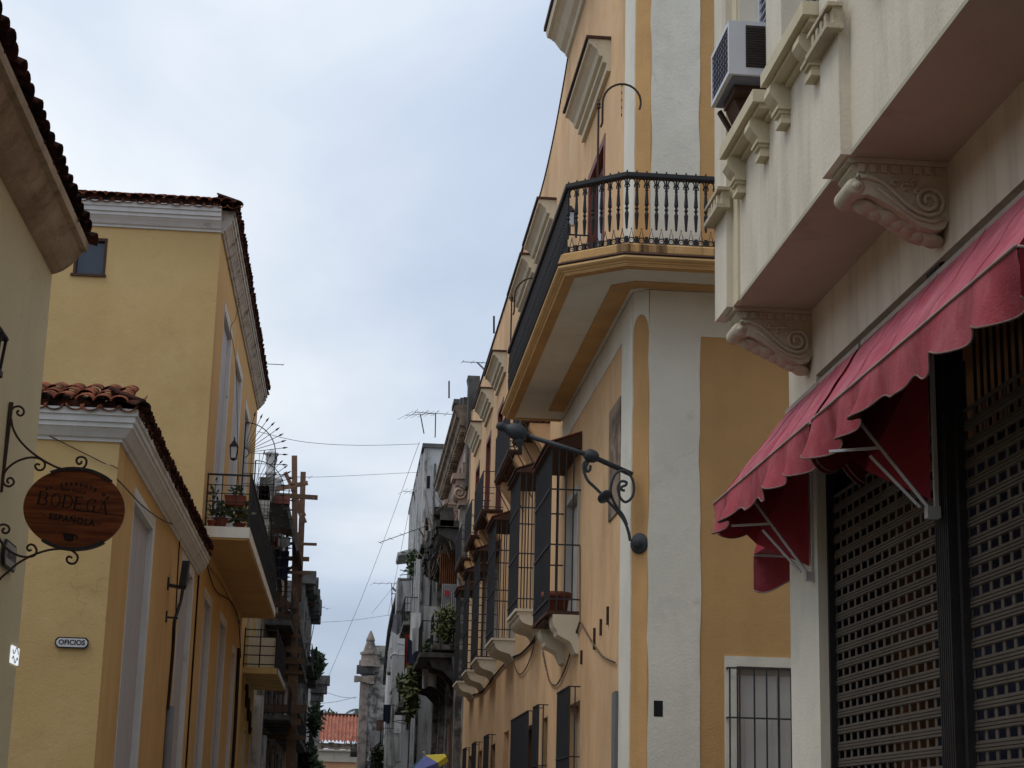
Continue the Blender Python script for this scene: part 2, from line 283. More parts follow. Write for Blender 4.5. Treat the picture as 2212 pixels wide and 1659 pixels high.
ORG = {}
def mesh_of(name, b, org=Vector((0, 0, 0)), smooth=False):
    me = bpy.data.meshes.new(name); me.from_pydata([tuple(v-org) for v in b.v], [], b.f)
    bm = bmesh.new(); bm.from_mesh(me); bmesh.ops.recalc_face_normals(bm, faces=bm.faces); bm.to_mesh(me); bm.free()
    if smooth:
        for p in me.polygons: p.use_smooth = True
    return me
def obj(name, b, m, parent=None, smooth=False, label=None, kind=None):
    org = ORG.get(parent.name, Vector((0, 0, 0))) if parent else Vector((0, 0, 0))
    me = mesh_of(name, b, org, smooth); me.materials.append(M[m] if isinstance(m, str) else m)
    o = bpy.data.objects.new(name, me); col.objects.link(o)
    if parent: o.parent = parent
    ORG[o.name] = org
    if label: o['label'] = label
    if kind: o['kind'] = kind
    return o
def thing(name, label, cat, loc=(0, 0, 0), group=None):
    o = bpy.data.objects.new(name, None); o.empty_display_size = .2; col.objects.link(o); o.location = loc; ORG[o.name] = Vector(loc)
    o['label'] = label; o['category'] = cat
    if group: o['group'] = group
    return o
def single(name, b, m, label, cat, group=None, smooth=False):
    c = sum(b.v, Vector())/len(b.v); c.z = min(v.z for v in b.v)
    me = mesh_of(name, b, c, smooth); me.materials.append(M[m]); o = bpy.data.objects.new(name, me); col.objects.link(o); o.location = c; ORG[o.name] = c
    o['label'] = label; o['category'] = cat
    if group: o['group'] = group
    return o
def inst(name, me, parent, mtx):      # a piece that shares its mesh with its kind; mtx in world space
    o = bpy.data.objects.new(name, me); col.objects.link(o); o.parent = parent
    org = ORG.get(parent.name, Vector()); m = mtx.copy(); m.translation = m.translation-org; o.matrix_local = m; ORG[o.name] = org
    return o
def piece(name, b, m, smooth=False):
    me = mesh_of(name, b, Vector(), smooth); me.materials.append(M[m]); return me
def copy_tree(o, parent=None):
    c = o.copy(); col.objects.link(c); ORG[c.name] = ORG.get(o.name, Vector())
    if parent: c.parent = parent
    for ch in [k for k in bpy.data.objects if k.parent == o]: copy_tree(ch, c)
    return c
def FX(x0, s): return lambda a, z, d: Vector((x0+s*d, a, z))
def FY(y0, s): return lambda a, z, d: Vector((a, y0+s*d, z))
def wall(F, a0, a1, z0, z1, holes=(), depth=.25, back=True):   # wall face with reveals round its openings
    b = B(); A = sorted({a0, a1, *[h[0] for h in holes], *[h[1] for h in holes]}); Z = sorted({z0, z1, *[h[2] for h in holes], *[h[3] for h in holes]})
    for i in range(len(A)-1):
        for j in range(len(Z)-1):
            ca, cz_ = (A[i]+A[i+1])/2, (Z[j]+Z[j+1])/2
            if any(h[0] < ca < h[1] and h[2] < cz_ < h[3] for h in holes): continue
            b.poly([F(A[i], Z[j], 0), F(A[i+1], Z[j], 0), F(A[i+1], Z[j+1], 0), F(A[i], Z[j+1], 0)])
    for h in holes:
        q = [(h[0], h[2]), (h[1], h[2]), (h[1], h[3]), (h[0], h[3])]
        for k in range(4):
            p, r = q[k], q[(k+1) % 4]; b.poly([F(*p, 0), F(*r, 0), F(*r, -depth), F(*p, -depth)])
    return b
def wavy(F, a0, a1, z0, z1, d0, d1, amp=.008):
    n = max(6, int((z1-z0)/.18)); pts = []
    ph = random.uniform(0, 9)
    w_ = lambda z, k: amp*(.6*sin(z*2.1+ph+k*3)+.5*sin(z*5.3+ph*2+k)+random.uniform(-.35, .35))
    pts = [(a0+w_(z0+(z1-z0)*j/n, 0), z0+(z1-z0)*j/n) for j in range(n+1)]+[(a1+w_(z1-(z1-z0)*j/n, 1), z1-(z1-z0)*j/n) for j in range(n+1)]
    return B().prism([F(a, z, d0) for a, z in pts], F(0, 0, d1)-F(0, 0, d0))
def spiral(c, r0, r1, t0, t1, n=14): return [(c[0]+(r0+(r1-r0)*k/n)*cos(t0+(t1-t0)*k/n), c[1]+(r0+(r1-r0)*k/n)*sin(t0+(t1-t0)*k/n)) for k in range(n+1)]
def smooth_path(pts, n=4):
    pts = [Vector(p) for p in pts]; out_ = []
    for k in range(len(pts)-1):
        p0, p1, p2, p3 = pts[max(k-1, 0)], pts[k], pts[k+1], pts[min(k+2, len(pts)-1)]
        for j in range(n):
            t = j/n; out_.append(.5*((2*p1)+(p2-p0)*t+(2*p0-5*p1+4*p2-p3)*t*t+(3*p1-p0-3*p2+p3)*t**3))
    out_.append(pts[-1]); return out_
def text(name, s, size, m, parent, origin, right, up, depth=.004, spacing=1.0, bold=0):
    cu = bpy.data.curves.new(name, 'FONT'); cu.body = s; cu.size = size; cu.align_x = 'CENTER'; cu.align_y = 'CENTER'; cu.extrude = depth/2; cu.space_character = spacing; cu.offset = bold
    cu.resolution_u = 4
    t = bpy.data.objects.new(name, cu); col.objects.link(t); bpy.context.view_layer.update()
    me = bpy.data.meshes.new_from_object(t.evaluated_get(bpy.context.evaluated_depsgraph_get())); bpy.data.objects.remove(t); bpy.data.curves.remove(cu)
    me.materials.clear(); me.materials.append(M[m]); me.name = name
    R = Vector(right).normalized(); U = Vector(up).normalized(); Nn = R.cross(U)
    o = inst(name, me, parent, Matrix(((R.x, U.x, Nn.x, origin[0]), (R.y, U.y, Nn.y, origin[1]), (R.z, U.z, Nn.z, origin[2]), (0, 0, 0, 1))))
    if len(s) > 1: o['kind'] = 'stuff'
    return o
# --- roof tiles: one cover tile and one pan tile, shared by every eave
def tile_mesh(name, m, up=1):
    b = B(); n = 7; L = .46
    for k in range(2):
        pass
    def fn(rad_o):
        rows = []
        for x, sc_ in ((0, .86), (L, 1.12)):
            rows.append([Vector((x, cos(pi*j/n)*rad_o*sc_, up*sin(pi*j/n)*rad_o*sc_*.62)) for j in range(n+1)])
        return rows
    o_ = fn(.105); i_ = fn(.088); ids = [[b._a(r) for r in o_], [b._a(r) for r in i_]]
    for j in range(n):
        b.f.append((ids[0][0]+j, ids[0][0]+j+1, ids[0][1]+j+1, ids[0][1]+j)); b.f.append((ids[1][0]+j+1, ids[1][0]+j, ids[1][1]+j, ids[1][1]+j+1))
        b.f.append((ids[0][1]+j, ids[0][1]+j+1, ids[1][1]+j+1, ids[1][1]+j))
    for j in (0, n): b.f.append((ids[0][0]+j, ids[0][1]+j, ids[1][1]+j, ids[1][0]+j))
    return piece(name, b, m, True)
def tile_eave(root, start, along, outd, n, spacing, slope, rows, meshes, jit=.012):
    along = Vector(along).normalized(); outd = Vector(outd).normalized(); down = (outd*cos(slope)-Vector((0, 0, 1))*sin(slope)).normalized()
    up = down.cross(along); up = up if up.z > 0 else -up
    yv = up.cross(down)
    for r in range(rows):
        for k in range(n):
            for kind in (0, 1):
                p = Vector(start)+along*(spacing*(k+(.5 if kind else 0)))-down*(.46+.36*r)+up*((.060 if kind == 0 else .0)+.016*r)+down*random.uniform(-jit, jit)*1.6+up*random.uniform(-jit, jit)*.6
                a = random.uniform(-.05, .05); d2 = (down+yv*a).normalized(); y2 = up.cross(d2)
                inst('roof_tile', meshes[kind], root, Matrix(((d2.x, y2.x, up.x, p.x), (d2.y, y2.y, up.y, p.y), (d2.z, y2.z, up.z, p.z), (0, 0, 0, 1))))
TILE = (tile_mesh('roof_tile', 'tile'), tile_mesh('roof_tile', 'tile', -1)); TILED = (tile_mesh('roof_tile', 'tile_dark'), tile_mesh('roof_tile', 'tile_dark', -1))

# ------------------------------------------------------------------ ground, street, pavements
obj('ground', B().box(-400, 400, -80, 900, -.6, -.12), 'earth', kind='structure')
obj('street', B().box(-1.7, 2.1, -60, 170, -.3, -.02), 'asphalt', kind='structure')
obj('cross_street', B().box(-60, -1.7, 15.6, 20.6, -.3, -.024), 'asphalt', kind='structure'); obj('cross_street', B().box(2.1, 60, 15.2, 20.2, -.3, -.024), 'asphalt', kind='structure')
for nm, q in (('pavement', (-2.9, -1.7, -60, 15.6)), ('pavement', (2.1, 3.6, -60, 15.2)), ('pavement', (-2.95, -1.7, 20.6, 170)), ('pavement', (2.1, 3.5, 20.2, 170))):
    obj(nm, B().box(*q, -.3, .1), 'pave', kind='structure')

# ================================================================== CREAM SHOP BUILDING (near right)
C = thing('cream_shop_building', 'cream corner building with overhanging upper floor above red shop awnings', 'building', (3.5, 13.96, 0))
FW = FX(3.5, -1); FU = FX(2.89, -1)
b = wall(FW, -34, 13.96, 0, 5.62, [(3, 13.1, -.1, 5.05)], .12)
b.poly([(3.5, 13.96, 0), (30, 13.96, 0), (30, 13.96, 12), (3.5, 13.96, 12)]); obj('wall', b, 'cream', C)
obj('end_pilaster', B().fbox(FW, 13.1, 13.965, 0, 4.88, 0, .012), 'white', C)
# upper floor: walls, soffit, pilasters
win = [(12.08, 13.0, 6.83, 9.2), (10.42, 11.61, 6.83, 9.2), (7.6, 9.3, 6.83, 9.2), (5.2, 6.6, 6.83, 9.2)]
b = wall(FU, -34, 13.6, 5.606, 11.5, win, .22); b.poly([(2.89, 13.6, 5.6), (9, 13.6, 5.6), (9, 13.6, 11.5), (2.89, 13.6, 11.5)]); obj('upper_wall', b, 'cream', C)
obj('roof_slab', B().box(2.7, 30, -34, 13.8, 11.5, 11.8), 'cream_dirty', C)
obj('soffit', B().box(2.885, 3.6, -34, 13.6, 5.6, 5.63), 'soffit_brown', C)
for a0, a1 in ((9.9, 10.33), (13.2, 13.65)):
    obj('pilaster', B().fbox(FU, a0, a1, 5.598, 11.4, -.03, .07), 'cream', C)
    t = B().fbox(FU, a0-.06, a1+.02, 6.40, 6.435, .05, .16).fbox(FU, a0-.04, a1, 6.435, 6.55, .05, .115).fbox(FU, a0-.06, a1+.02, 6.55, 6.575, .05, .15)
    for k in range(4): t.fbox(FU, a0+.02+k*.1, a0+.07+k*.1, 6.45, 6.53, .11, .14)
    obj('pilaster_cap', t, 'cream_dirty', C)
obj('wall_strip', B().fbox(FU, 13.02, 13.2, 5.599, 11.3, -.02, .02), 'cream_trim', C)
for (a0, a1, z0, z1) in win:      # louvred shutters in the window openings
    wd = obj('window', B().fbox(FU, a0, a1, z0, z1, -.26, -.21), 'glassdark', C)
    fr = B()
    for a in (a0, (a0+a1)/2-.03, a1-.06): fr.fbox(FU, a, a+.06, z0, z1, -.21, -.15)
    fr.fbox(FU, a0, a1, z0, z0+.07, -.205, -.155).fbox(FU, a0, a1, z1-.07, z1, -.205, -.155); obj('frame', fr, 'louver', wd)
    me = None
    for k in range(int((z1-z0-.2)/.075)):
        z = z0+.1+k*.075
        if me is None: me = piece('louver', B().fprism(FU, [(-.2, z), (-.155, z-.045), (-.15, z-.04), (-.195, z+.008)], a0+.04, a1-.04), 'louver'); zb0 = z
        inst('louver', me, wd, Matrix.Translation((0, 0, z-zb0)))
    obj('sill_lip', B().fbox(FU, a0-.02, a1+.02, z0-.03, z0+.01, -.2, .03), 'cream_trim', C)
def modillion(a):    # scrolled bracket with stepped drops under a window sill
    s = B().fprism(FU, [(0, 6.71), (.115, 6.71), (.145, 6.68), (.15, 6.63), (.12, 6.585), (.085, 6.55), (.075, 6.52), (0, 6.52)], a-.085, a+.085)
    s.fbox(FU, a-.095, a+.095, 6.505, 6.53, 0, .095).fbox(FU, a-.075, a+.075, 6.48, 6.505, 0, .08).fbox(FU, a-.06, a+.06, 6.44, 6.48, 0, .06).fbox(FU, a-.08, a+.08, 6.405, 6.44, 0, .07)
    return s
for (a0, a1, ms) in ((11.8, 12.98, (12.1, 12.88)), (10.36, 11.56, (10.64, 11.46)), (7.5, 9.4, (9.2, 8.5, 7.7))):
    si = obj('window_sill', B().fbox(FU, a0, a1, 6.735, 6.83, -.02, .17).fbox(FU, a0+.03, a1-.03, 6.70, 6.735, 0, .12).fbox(FU, a0+.05, a1-.05, 6.665, 6.70, 0, .04), 'cream_trim', C)
    for a in ms: obj('sill_bracket', modillion(a), 'cream_trim', si)
obj('cable_hook', B().tube([(2.87, 8.15, 5.95), (2.83, 8.13, 5.93), (2.8, 8.1, 5.97)], .006), 'cream_dirty', C)
# two carved corbels
def corbel(y0, y1):
    x0, ym = 3.5, (y0+y1)/2
    P = [(0, 5.6), (.60, 5.6), (.60, 5.53), (.57, 5.5), (.60, 5.46), (.61, 5.41), (.55, 5.36), (.5, 5.37), (.44, 5.345), (.36, 5.3), (.26, 5.235), (.17, 5.18), (.09, 5.16), (.03, 5.18), (0, 5.24)]
    c = B().fprism(FW, P, y0, y1); c.box(x0-.63, x0+.01, y0-.02, y1+.02, 5.565, 5.598)
    o = obj('corbel', c, 'corbel', C)
    for k in range(8): obj('dentil', B().box(x0-.56+k*.068, x0-.56+k*.068+.04, y0-.016, y0+.002, 5.51, 5.56), 'corbel', o)
    r = B().lathe((x0-.575, y0-.015, 5.415), (0, 1, 0), [(0, .03), (.01, .052), (.03, .06), (y1-y0, .06), (y1-y0+.02, .05)], 14)
    r.lathe((x0-.575, y0-.03, 5.415), (0, 1, 0), [(0, .012), (.01, .026), (.016, .03)], 12)
    obj('volute_roll', r, 'corbel', o, True)
    s = B(); yy = y0-.008
    s.tube([(x0-.575+.06*cos(t*.2+1.2), yy, 5.415+.062*sin(t*.2+1.2)) for t in range(3)]+[(x0-.5, yy, 5.478), (x0-.42, yy, 5.455), (x0-.34, yy, 5.39), (x0-.27, yy, 5.32), (x0-.2, yy, 5.27), (x0-.13, yy, 5.25), (x0-.07, yy, 5.27)]+[(x0-.125+q[0], yy, 5.345+q[1]) for q in spiral((0, 0), .095, .02, -.9, 3.9*pi/1.2, 26)], .016, 6)
    s.tube([(x0-.44, yy+.002, 5.41), (x0-.36, yy, 5.345), (x0-.27, yy, 5.275), (x0-.19, yy, 5.225), (x0-.1, yy, 5.21), (x0-.03, yy, 5.24)], .012, 6)
    for cx, cz_, rr in ((-.27, 5.42, .035), (-.335, 5.445, .028), (-.22, 5.455, .024), (-.2, 5.40, .02)):
        s.tube([(x0+cx+q[0], yy, cz_+q[1]) for q in spiral((0, 0), rr, .006, .5, 5.5, 14)], .011, 5)
    obj('scroll_relief', s, 'corbel', o, True)
    l = B()
    for k in range(7):
        t = k/6; px = x0-.47+.40*t; pz = 5.345-.185*t
        l.lathe((px, ym, pz+.01), (-.4, 0, -1), [(0, .085), (.02, .10-.03*(k % 2)), (.05, .06), (.07, .015)], 8)
    obj('acanthus_leaf', l, 'corbel', o, True)
corbel(13.2, 13.46); corbel(9.95, 10.25)
# street-level opening: dark post, grille above, shop interior
obj('shop_post', B().fbox(FW, 10.2, 10.46, 0, 5.05, -.14, -.03), 'iron', C)
for k in range(7): obj('post_rib', B().fbox(FW, 10.205+k*.037, 10.225+k*.037, 0, 5.04, -.03, -.012), 'iron', C)
obj('shutter_guide', B().fbox(FW, 13.06, 13.10, 0, 4.4, -.13, -.06), 'iron', C); obj('shutter_guide', B().fbox(FW, 10.13, 10.18, 0, 4.4, -.13, -.06), 'iron', C)
for a0, a1 in ((10.5, 13.09), (5.4, 10.17)):
    g = B(); k = 0
    while a0+.05+k*.115 < a1: g.tube([FW(a0+.05+k*.115, 3.85, -.2), FW(a0+.05+k*.115, 5.05, -.2)], .011, 5); k += 1
    g.fbox(FW, a0, a1, 4.72, 4.75, -.215, -.19); obj('transom_grille', g, 'iron', C)
room = obj('shop_room', B().poly([(6.4, 3, 0), (6.4, 14, 0), (6.4, 14, 5.4), (6.4, 3, 5.4)]).poly([(3.7, 13.6, 0), (6.4, 13.6, 0), (6.4, 13.6, 5.4), (3.7, 13.6, 5.4)]).poly([(3.7, 3, 5.4), (6.4, 3, 5.4), (6.4, 13.9, 5.4), (3.7, 13.9, 5.4)]).poly([(3.7, 3, 0.01), (6.4, 3, 0.01), (6.4, 13.9, 0.01), (3.7, 13.9, 0.01)]), 'interior_blue', C)
obj('room_screen', B().box(4.3, 4.34, 3, 12.9, 0, 4.24), 'interior_blue', C)
obj('room_panel', B().box(4.25, 4.3, 3, 12.9, 4.25, 5.3), 'interior_orange', C)
obj('room_column', B().box(4.1, 4.5, 12.95, 13.55, 0, 5.3), 'interior_orange', C)
obj('room_cloth', B().prism([(5.6, 8.2, 3.4), (5.6, 9.3, 3.4), (5.6, 9.0, 4.0), (5.6, 8.4, 3.9)], (.05, 0, 0)).box(5.2, 5.3, 7.6, 9.4, 1.8, 3.3), 'interior_red', C)

# rolling shutters
def shutter(a0, a1, label):
    S = thing('roller_shutter', label, 'shutter', (3.6, (a0+a1)/2, .1), 'perforated roller shutters of the shop')
    sl = B(); n = int((a1-a0)/.165); h = .118; z = 0
    for zz, r in ((.010, .012), (.030, .009), (.108, .011)):
        sl.prism([FW(a0, zz-r, -.115), FW(a0, zz-r*.6, -.115+r), FW(a0, zz+r*.6, -.115+r), FW(a0, zz+r, -.115)], (0, a1-a0, 0))
    sl.fbox(FW, a0, a1, .006, .044, -.125, -.113).fbox(FW, a0, a1, .096, .118, -.125, -.113)
    for k in range(n+1):
        a = a0+k*(a1-a0)/n; sl.fbox(FW, max(a0, a-.023), min(a1, a+.023), .044, .096, -.119, -.113)
    me = None
    for k in range(34):
        zt = 4.1-k*h
        if zt < .15: break
        if me is None: me = piece('slat', sl, 'slat')
        inst('slat', me, S, Matrix.Translation((0, 0, zt-h)))
    obj('bottom_rail', B().fbox(FW, a0, a1, .1, .2, -.13, -.10), 'slat', S)
    return S
shutter(10.5, 13.07, 'perforated metal roller shutter between the white pilaster and the dark post')
shutter(5.4, 10.14, 'perforated metal roller shutter nearest the viewer, right of the dark post')

# awnings: sloping canvas, scalloped valance with piping, side panels, folding arms
def awning(label, yn_w, yf_w, yn_f, yf_f, far_open, arm_y):
    xw, zw, xf, zf = 3.47, 4.93, 2.96, 4.23
    A = thing('awning', label, 'awning', (xw, (yn_w+yf_w)/2, zw), 'faded red awnings of the shop')
    Wn, Wf, Fn, Ff = Vector((xw, yn_w, zw)), Vector((xw, yf_w, zw)), Vector((xf, yn_f, zf)), Vector((xf, yf_f, zf))
    L = (yf_f-yn_f)
    def top(u, v):
        p = (Wn.lerp(Wf, u)).lerp(Fn.lerp(Ff, u), v); s = sin(pi*v)*(.03+.02*sin(u*L*2.4)); return p+Vector((-.5, 0, -.3))*(-.35*s)+Vector((-.8, 0, .6))*(.007*sin(u*L*9+2*v)*v+.005*sin(u*L*23+3*sin(v*4))*sin(pi*v)+.004*sin(v*17+u*5))
    cv = B().grid(top, 90, 16); obj('canopy', cv, 'awning', A, True)
    for k in range(1, int(L/.9)+1): obj('seam', B().tube([top(k/(int(L/.9)+1), v/12)+Vector((-.004, 0, .003)) for v in range(13)], .0025, 4), 'awning', A)
    obj('mounting_rail', B().bar(Wn+Vector((.012, -.02, .015)), Wf+Vector((.012, .02, .015)), .03, .035), 'piping', A)
    ns = max(3, round(L/.56))
    def low(u): return .225+.055*(.5-.5*cos(2*pi*u*ns+.5*sin(2*pi*u*ns)))+.015*sin(u*L*2.3)
    def val(u, v):
        p = Fn.lerp(Ff, u); d = low(u)*v; wv = v**1.3*(.05*sin(u*L*4.3+1)+.05*sin(u*L*9.2+.4+u*3)+.035*sin(u*ns*2*pi+.6)); return Vector((p.x-.012+wv*.8-.02*v, p.y+.03*v*sin(u*L*6), p.z-d))
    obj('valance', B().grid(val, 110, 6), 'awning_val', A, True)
    tb = B().tube([val(k/110, 1)+Vector((-.003, 0, 0)) for k in range(111)], .006, 5); obj('hem', tb, 'hem', A, True)
    obj('piping', B().tube([Fn+Vector((-.015, 0, .003)), Ff+Vector((-.015, 0, .003))], .009, 6), 'piping', A, True)
    for nm, Wp, Fp in (('side_panel', Wn, Fn), ('side_panel', Wf, Ff)):
        bot = Vector((xw, Wp.y, zf))
        if Wp is Wf:
            wt, wb = Vector((xw, arm_y+.04, 4.55)), Vector((xw-.01, arm_y+.03, 3.58)); kn = Fp.lerp(wb, .42)+Vector((.03, 0, -.12))
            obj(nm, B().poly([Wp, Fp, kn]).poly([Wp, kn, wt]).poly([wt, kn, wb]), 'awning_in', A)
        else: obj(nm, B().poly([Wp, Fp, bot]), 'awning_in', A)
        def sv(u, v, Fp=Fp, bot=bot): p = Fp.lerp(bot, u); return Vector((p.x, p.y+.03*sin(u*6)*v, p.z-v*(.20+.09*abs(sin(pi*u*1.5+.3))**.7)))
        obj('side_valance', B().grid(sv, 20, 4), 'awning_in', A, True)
        obj('side_hem', B().tube([sv(k/20, 1) for k in range(21)], .005, 5), 'hem', A, True); obj('side_piping', B().tube([Fp, bot], .008, 5), 'piping', A, True)
    fr = B().tube([Fn+Vector((.02, .03, -.01)), Ff+Vector((.02, -.03, -.01))], .014, 6); obj('front_bar', fr, 'alu', A)
    y = arm_y; base = Vector((3.44, y, 3.52)); el = Vector((3.06, y+.3, 4.17))
    ar = B().bar(base, el, .03, .02).bar(base+Vector((-.045, .03, .01)), base.lerp(el, .62)+Vector((-.055, .03, -.05)), .026, .018)
    obj('folding_arm', ar, 'alu', A); obj('arm_stay', B().bar(base.lerp(el, .62), base.lerp(el, .62)+Vector((-.26, .22, .01)), .022, .016), 'alu', A)
    obj('wall_bar', B().bar(Vector((3.485, y, 3.52)), Vector((3.485, y, 4.5)), .03, .025), 'alu', A); obj('arm_bracket', B().box(3.42, 3.5, y-.035, y+.035, 3.46, 3.53), 'alu', A)
    return A
awning('faded red canvas awning over the shutter next to the white pilaster', 11.85, 13.95, 11.25, 14.35, 1, 13.22)
awning('long faded red canvas awning nearest the viewer, right of the dark post', 7.6, 11.75, 7.5, 11.15, 1, 10.32)
# the third awning, on the end wall round the corner
A3 = thing('awning', 'small bright red awning on the end wall behind the white pilaster', 'awning', (4.3, 13.98, 4.9), 'faded red awnings of the shop')
xa, xb, yw, yf, zf3 = 3.52, 5.6, 13.98, 15.4, 3.98
obj('canopy', B().grid(lambda u, v: Vector((xa+(xb-xa)*u, yw+(yf-yw)*v, 4.9+(zf3-4.9)*v-.05*sin(pi*v))), 12, 6), 'awning', A3, True)
v3 = lambda u, v: Vector((xa+(xb-xa)*u, yf+.02*sin(u*14)*v, zf3-v*(.20+.13*(.5-.5*cos(u*2*pi*3.2+2.4)))))
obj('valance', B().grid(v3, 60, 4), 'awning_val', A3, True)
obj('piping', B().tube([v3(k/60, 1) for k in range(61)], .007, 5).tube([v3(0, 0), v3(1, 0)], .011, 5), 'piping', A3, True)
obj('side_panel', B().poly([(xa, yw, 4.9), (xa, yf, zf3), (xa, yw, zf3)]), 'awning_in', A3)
obj('front_bar', B().tube([(xa, yf-.02, zf3), (xb, yf-.02, zf3)], .014, 6), 'alu', A3)

# air conditioner in the upper window
AC = thing('air_conditioner', 'white box air conditioner jutting from the upper cream window', 'air conditioner', (2.9, 12.65, 7.15))
x0, x1, y0, y1, z0, z1 = 2.665, 3.2, 12.33, 13.0, 7.18, 7.62
cs = B().box(x0+.012, x1, y0, y1, z0, z1); obj('casing', cs, 'acwhite', AC)
fr = B()
for q in ((y0, y1, z0, z0+.035), (y0, y1, z1-.035, z1), (y0, y0+.035, z0+.035, z1-.035), (y1-.035, y1, z0+.035, z1-.035)): fr.box(x0-.006, x0+.012, *q)
obj('rear_frame', fr, 'acwhite', AC)
obj('condenser_fins', B().box(x0+.004, x0+.011, y0+.035, y1-.035, z0+.035, z1-.035), 'accoil', AC)
g = B()
for k in range(9): g.box(x0-.002, x0+.004, y0+.06+k*.065, y0+.066+k*.065, z0+.04, z1-.04)
for k in range(7): g.box(x0-.002, x0+.003, y0+.04, y1-.04, z0+.06+k*.05, z0+.064+k*.05)
obj('guard_wire', g, 'iron_grey', AC)
for xs in ((2.79, 2.945), (2.975, 3.13)):
    gr = obj('side_vent', B().box(*xs, y0-.004, y0+.002, z0+.06, z1-.035), 'acgrille', AC); sl = B()
    for k in range(16): sl.box(xs[0]+.005, xs[1]-.005, y0-.01, y0-.004, z0+.07+k*.0205, z0+.078+k*.0205)
    obj('vent_slat', sl, 'acgrille', gr)
obj('base_pan', B().box(x0+.03, x1-.02, y0+.03, y1-.03, z0-.012, z0), 'accoil', AC)
SB = thing('wooden_bracket', 'old wooden support boards under the white air conditioner', 'bracket', (2.88, 12.7, 6.85))
obj('board', B().box(2.74, 3.1, 12.5, 12.9, 7.11, 7.165), 'darkwood', SB); obj('board', B().prism([(2.76, 12.62, 7.11), (2.88, 12.62, 6.84), (2.88, 12.62, 7.11)], (0, .3, 0)), 'darkwood', SB)
obj('board', B().bar((2.83, 12.98, 6.95), (2.72, 12.98, 7.14), .05, .03), 'darkwood', SB)

# ================================================================== ORANGE CORNER BUILDING (right, beyond the cross street)
O = thing('orange_corner_building', 'tall orange corner building with white pilasters and a wraparound iron balcony', 'building', (3.4, 21.38, 0))
FO = FX(3.4, -1); FS = FY(21.38, -1)
XO, YS = 3.4, 21.38
UPD = [(24.35, 26.2, 8.5, 11.55), (31.4, 33.0, 8.75, 11.6), (34.5, 36.4, 8.75, 11.6), (41.4, 43.0, 8.75, 11.6), (45.1, 46.7, 8.75, 11.6), (49.0, 50.6, 8.75, 11.6)]
MID = [(26.75, 28.4, 4.75, 6.75), (31.9, 33.3, 5.36, 7.6), (37.1, 38.6, 5.36, 7.6), (41.6, 43.0, 5.36, 7.6), (45.15, 46.5, 5.36, 7.6), (48.9, 50.2, 5.36, 7.6)]
LOW = [(26.3, 27.7, 0.9, 3.42), (30.55, 31.3, 0.9, 3.42), (32.3, 35.5, .1, 3.42), (37.85, 39.05, .1, 3.55), (41.25, 42.5, 0.9, 3.42), (45.25, 46.5, .9, 3.42), (48.85, 50.1, .9, 3.42)]
b = wall(FO, 21.55, 53.1, 0, 13.95, UPD+MID+LOW, .22)
cv = [(21.55, 13.95), (34.2, 13.95)]+[(34.2-(34.2-29.2)*t/8, 13.95+1.05*(t/8)**2.0) for t in range(1, 9)]+[(29.2, 15.6), (21.55, 15.6)]
b.poly([FO(a, z, 0) for a, z in cv])
b.poly([FO(53.1, 0, 0), (9, 53.1, 0), (9, 53.1, 13.95), FO(53.1, 13.95, 0)])
obj('facade_wall', b, 'orange', O)
b = wall(FS, 3.57, 30, 0, 15.6, [(4.66, 6.2, 1.0, 3.54)], .16); obj('side_wall', b, 'orange_side', O)
cp = B()
for k in range(len(cv)-1):
    if k in (0,) or k >= 9: continue
    cp.bar(FO(cv[k][0], cv[k][1]+.01, -.1), FO(cv[k+1][0], cv[k+1][1]+.01, -.1), .24, .03)
cp.box(3.36, 3.6, 34.2, 53.12, 13.95, 13.98); obj('parapet_coping', cp, 'darkwood', O)
obj('roof', B().poly([(3.6, 29, 13.9), (12, 29, 13.9), (12, 53.1, 13.9), (3.6, 53.1, 13.9)]).box(3.6, 12, 21.6, 29.2, 15.4, 15.55), 'end_trim', O)
# chamfered corner, painted deep orange with an arched white stop under the balcony
c0, c1 = Vector((3.4, 21.55, 0)), Vector((3.57, 21.38, 0))
ch = lambda t, z, d=0: c0.lerp(c1, t)+Vector((-.7071*d, -.7071*d, z))
obj('corner_chamfer', B().poly([ch(0, 0), ch(1, 0), ch(1, 15.6), ch(0, 15.6)]), 'orange_band', O)
arc = [(.02+.96*(.5-.5*cos(pi*k/10)), 7.72+.22*sin(pi*k/10)) for k in range(11)]
obj('chamfer_stop', B().poly([ch(t, z, .004) for t, z in [(0, 7.7)]+arc+[(1, 7.7), (1, 8.25), (0, 8.25)]]), 'white', O)
for (z0, z1) in ((0, 8.24), (8.45, 15.58)):
    obj('pilaster', wavy(FO, 21.565, 22.44, z0, z1, -.05, .012, .02), 'white', O); obj('pilaster', wavy(FS, 3.58, 4.22, z0, z1, -.05, .012, .013), 'white', O)
obj('pilaster_recess_shade', B().fbox(FS, 3.655, 3.765, 2.91, 3.1, .012, .0135), 'hole_shade', O)  # flat dark patch, the shade of a square recess put into its colour
obj('frieze_band', B().fbox(FO, 22.44, 29.05, 7.83, 8.245, -.04, .009), 'white', O); obj('frieze_band', B().fbox(FS, 4.22, 30, 7.66, 8.245, -.04, .009), 'white', O)
# top cornice of the taller corner part
cpr = [(0, 14.92), (.05, 14.94), (.08, 15.0), (.16, 15.06), (.26, 15.2), (.34, 15.26), (.4, 15.28), (.42, 15.36), (.42, 15.42), (0, 15.42)]
obj('cornice', B().cornice([(3.4, 29.2), (3.4, 21.55), (3.57, 21.38), (12, 21.38)], cpr, 1), 'hood', O)
obj('cornice_cap', B().cornice([(3.4, 29.25), (3.4, 21.55), (3.57, 21.38), (12, 21.38)], [(-.1, 15.42), (.46, 15.42), (.46, 15.5), (-.1, 15.56)], 1), 'darkwood', O)
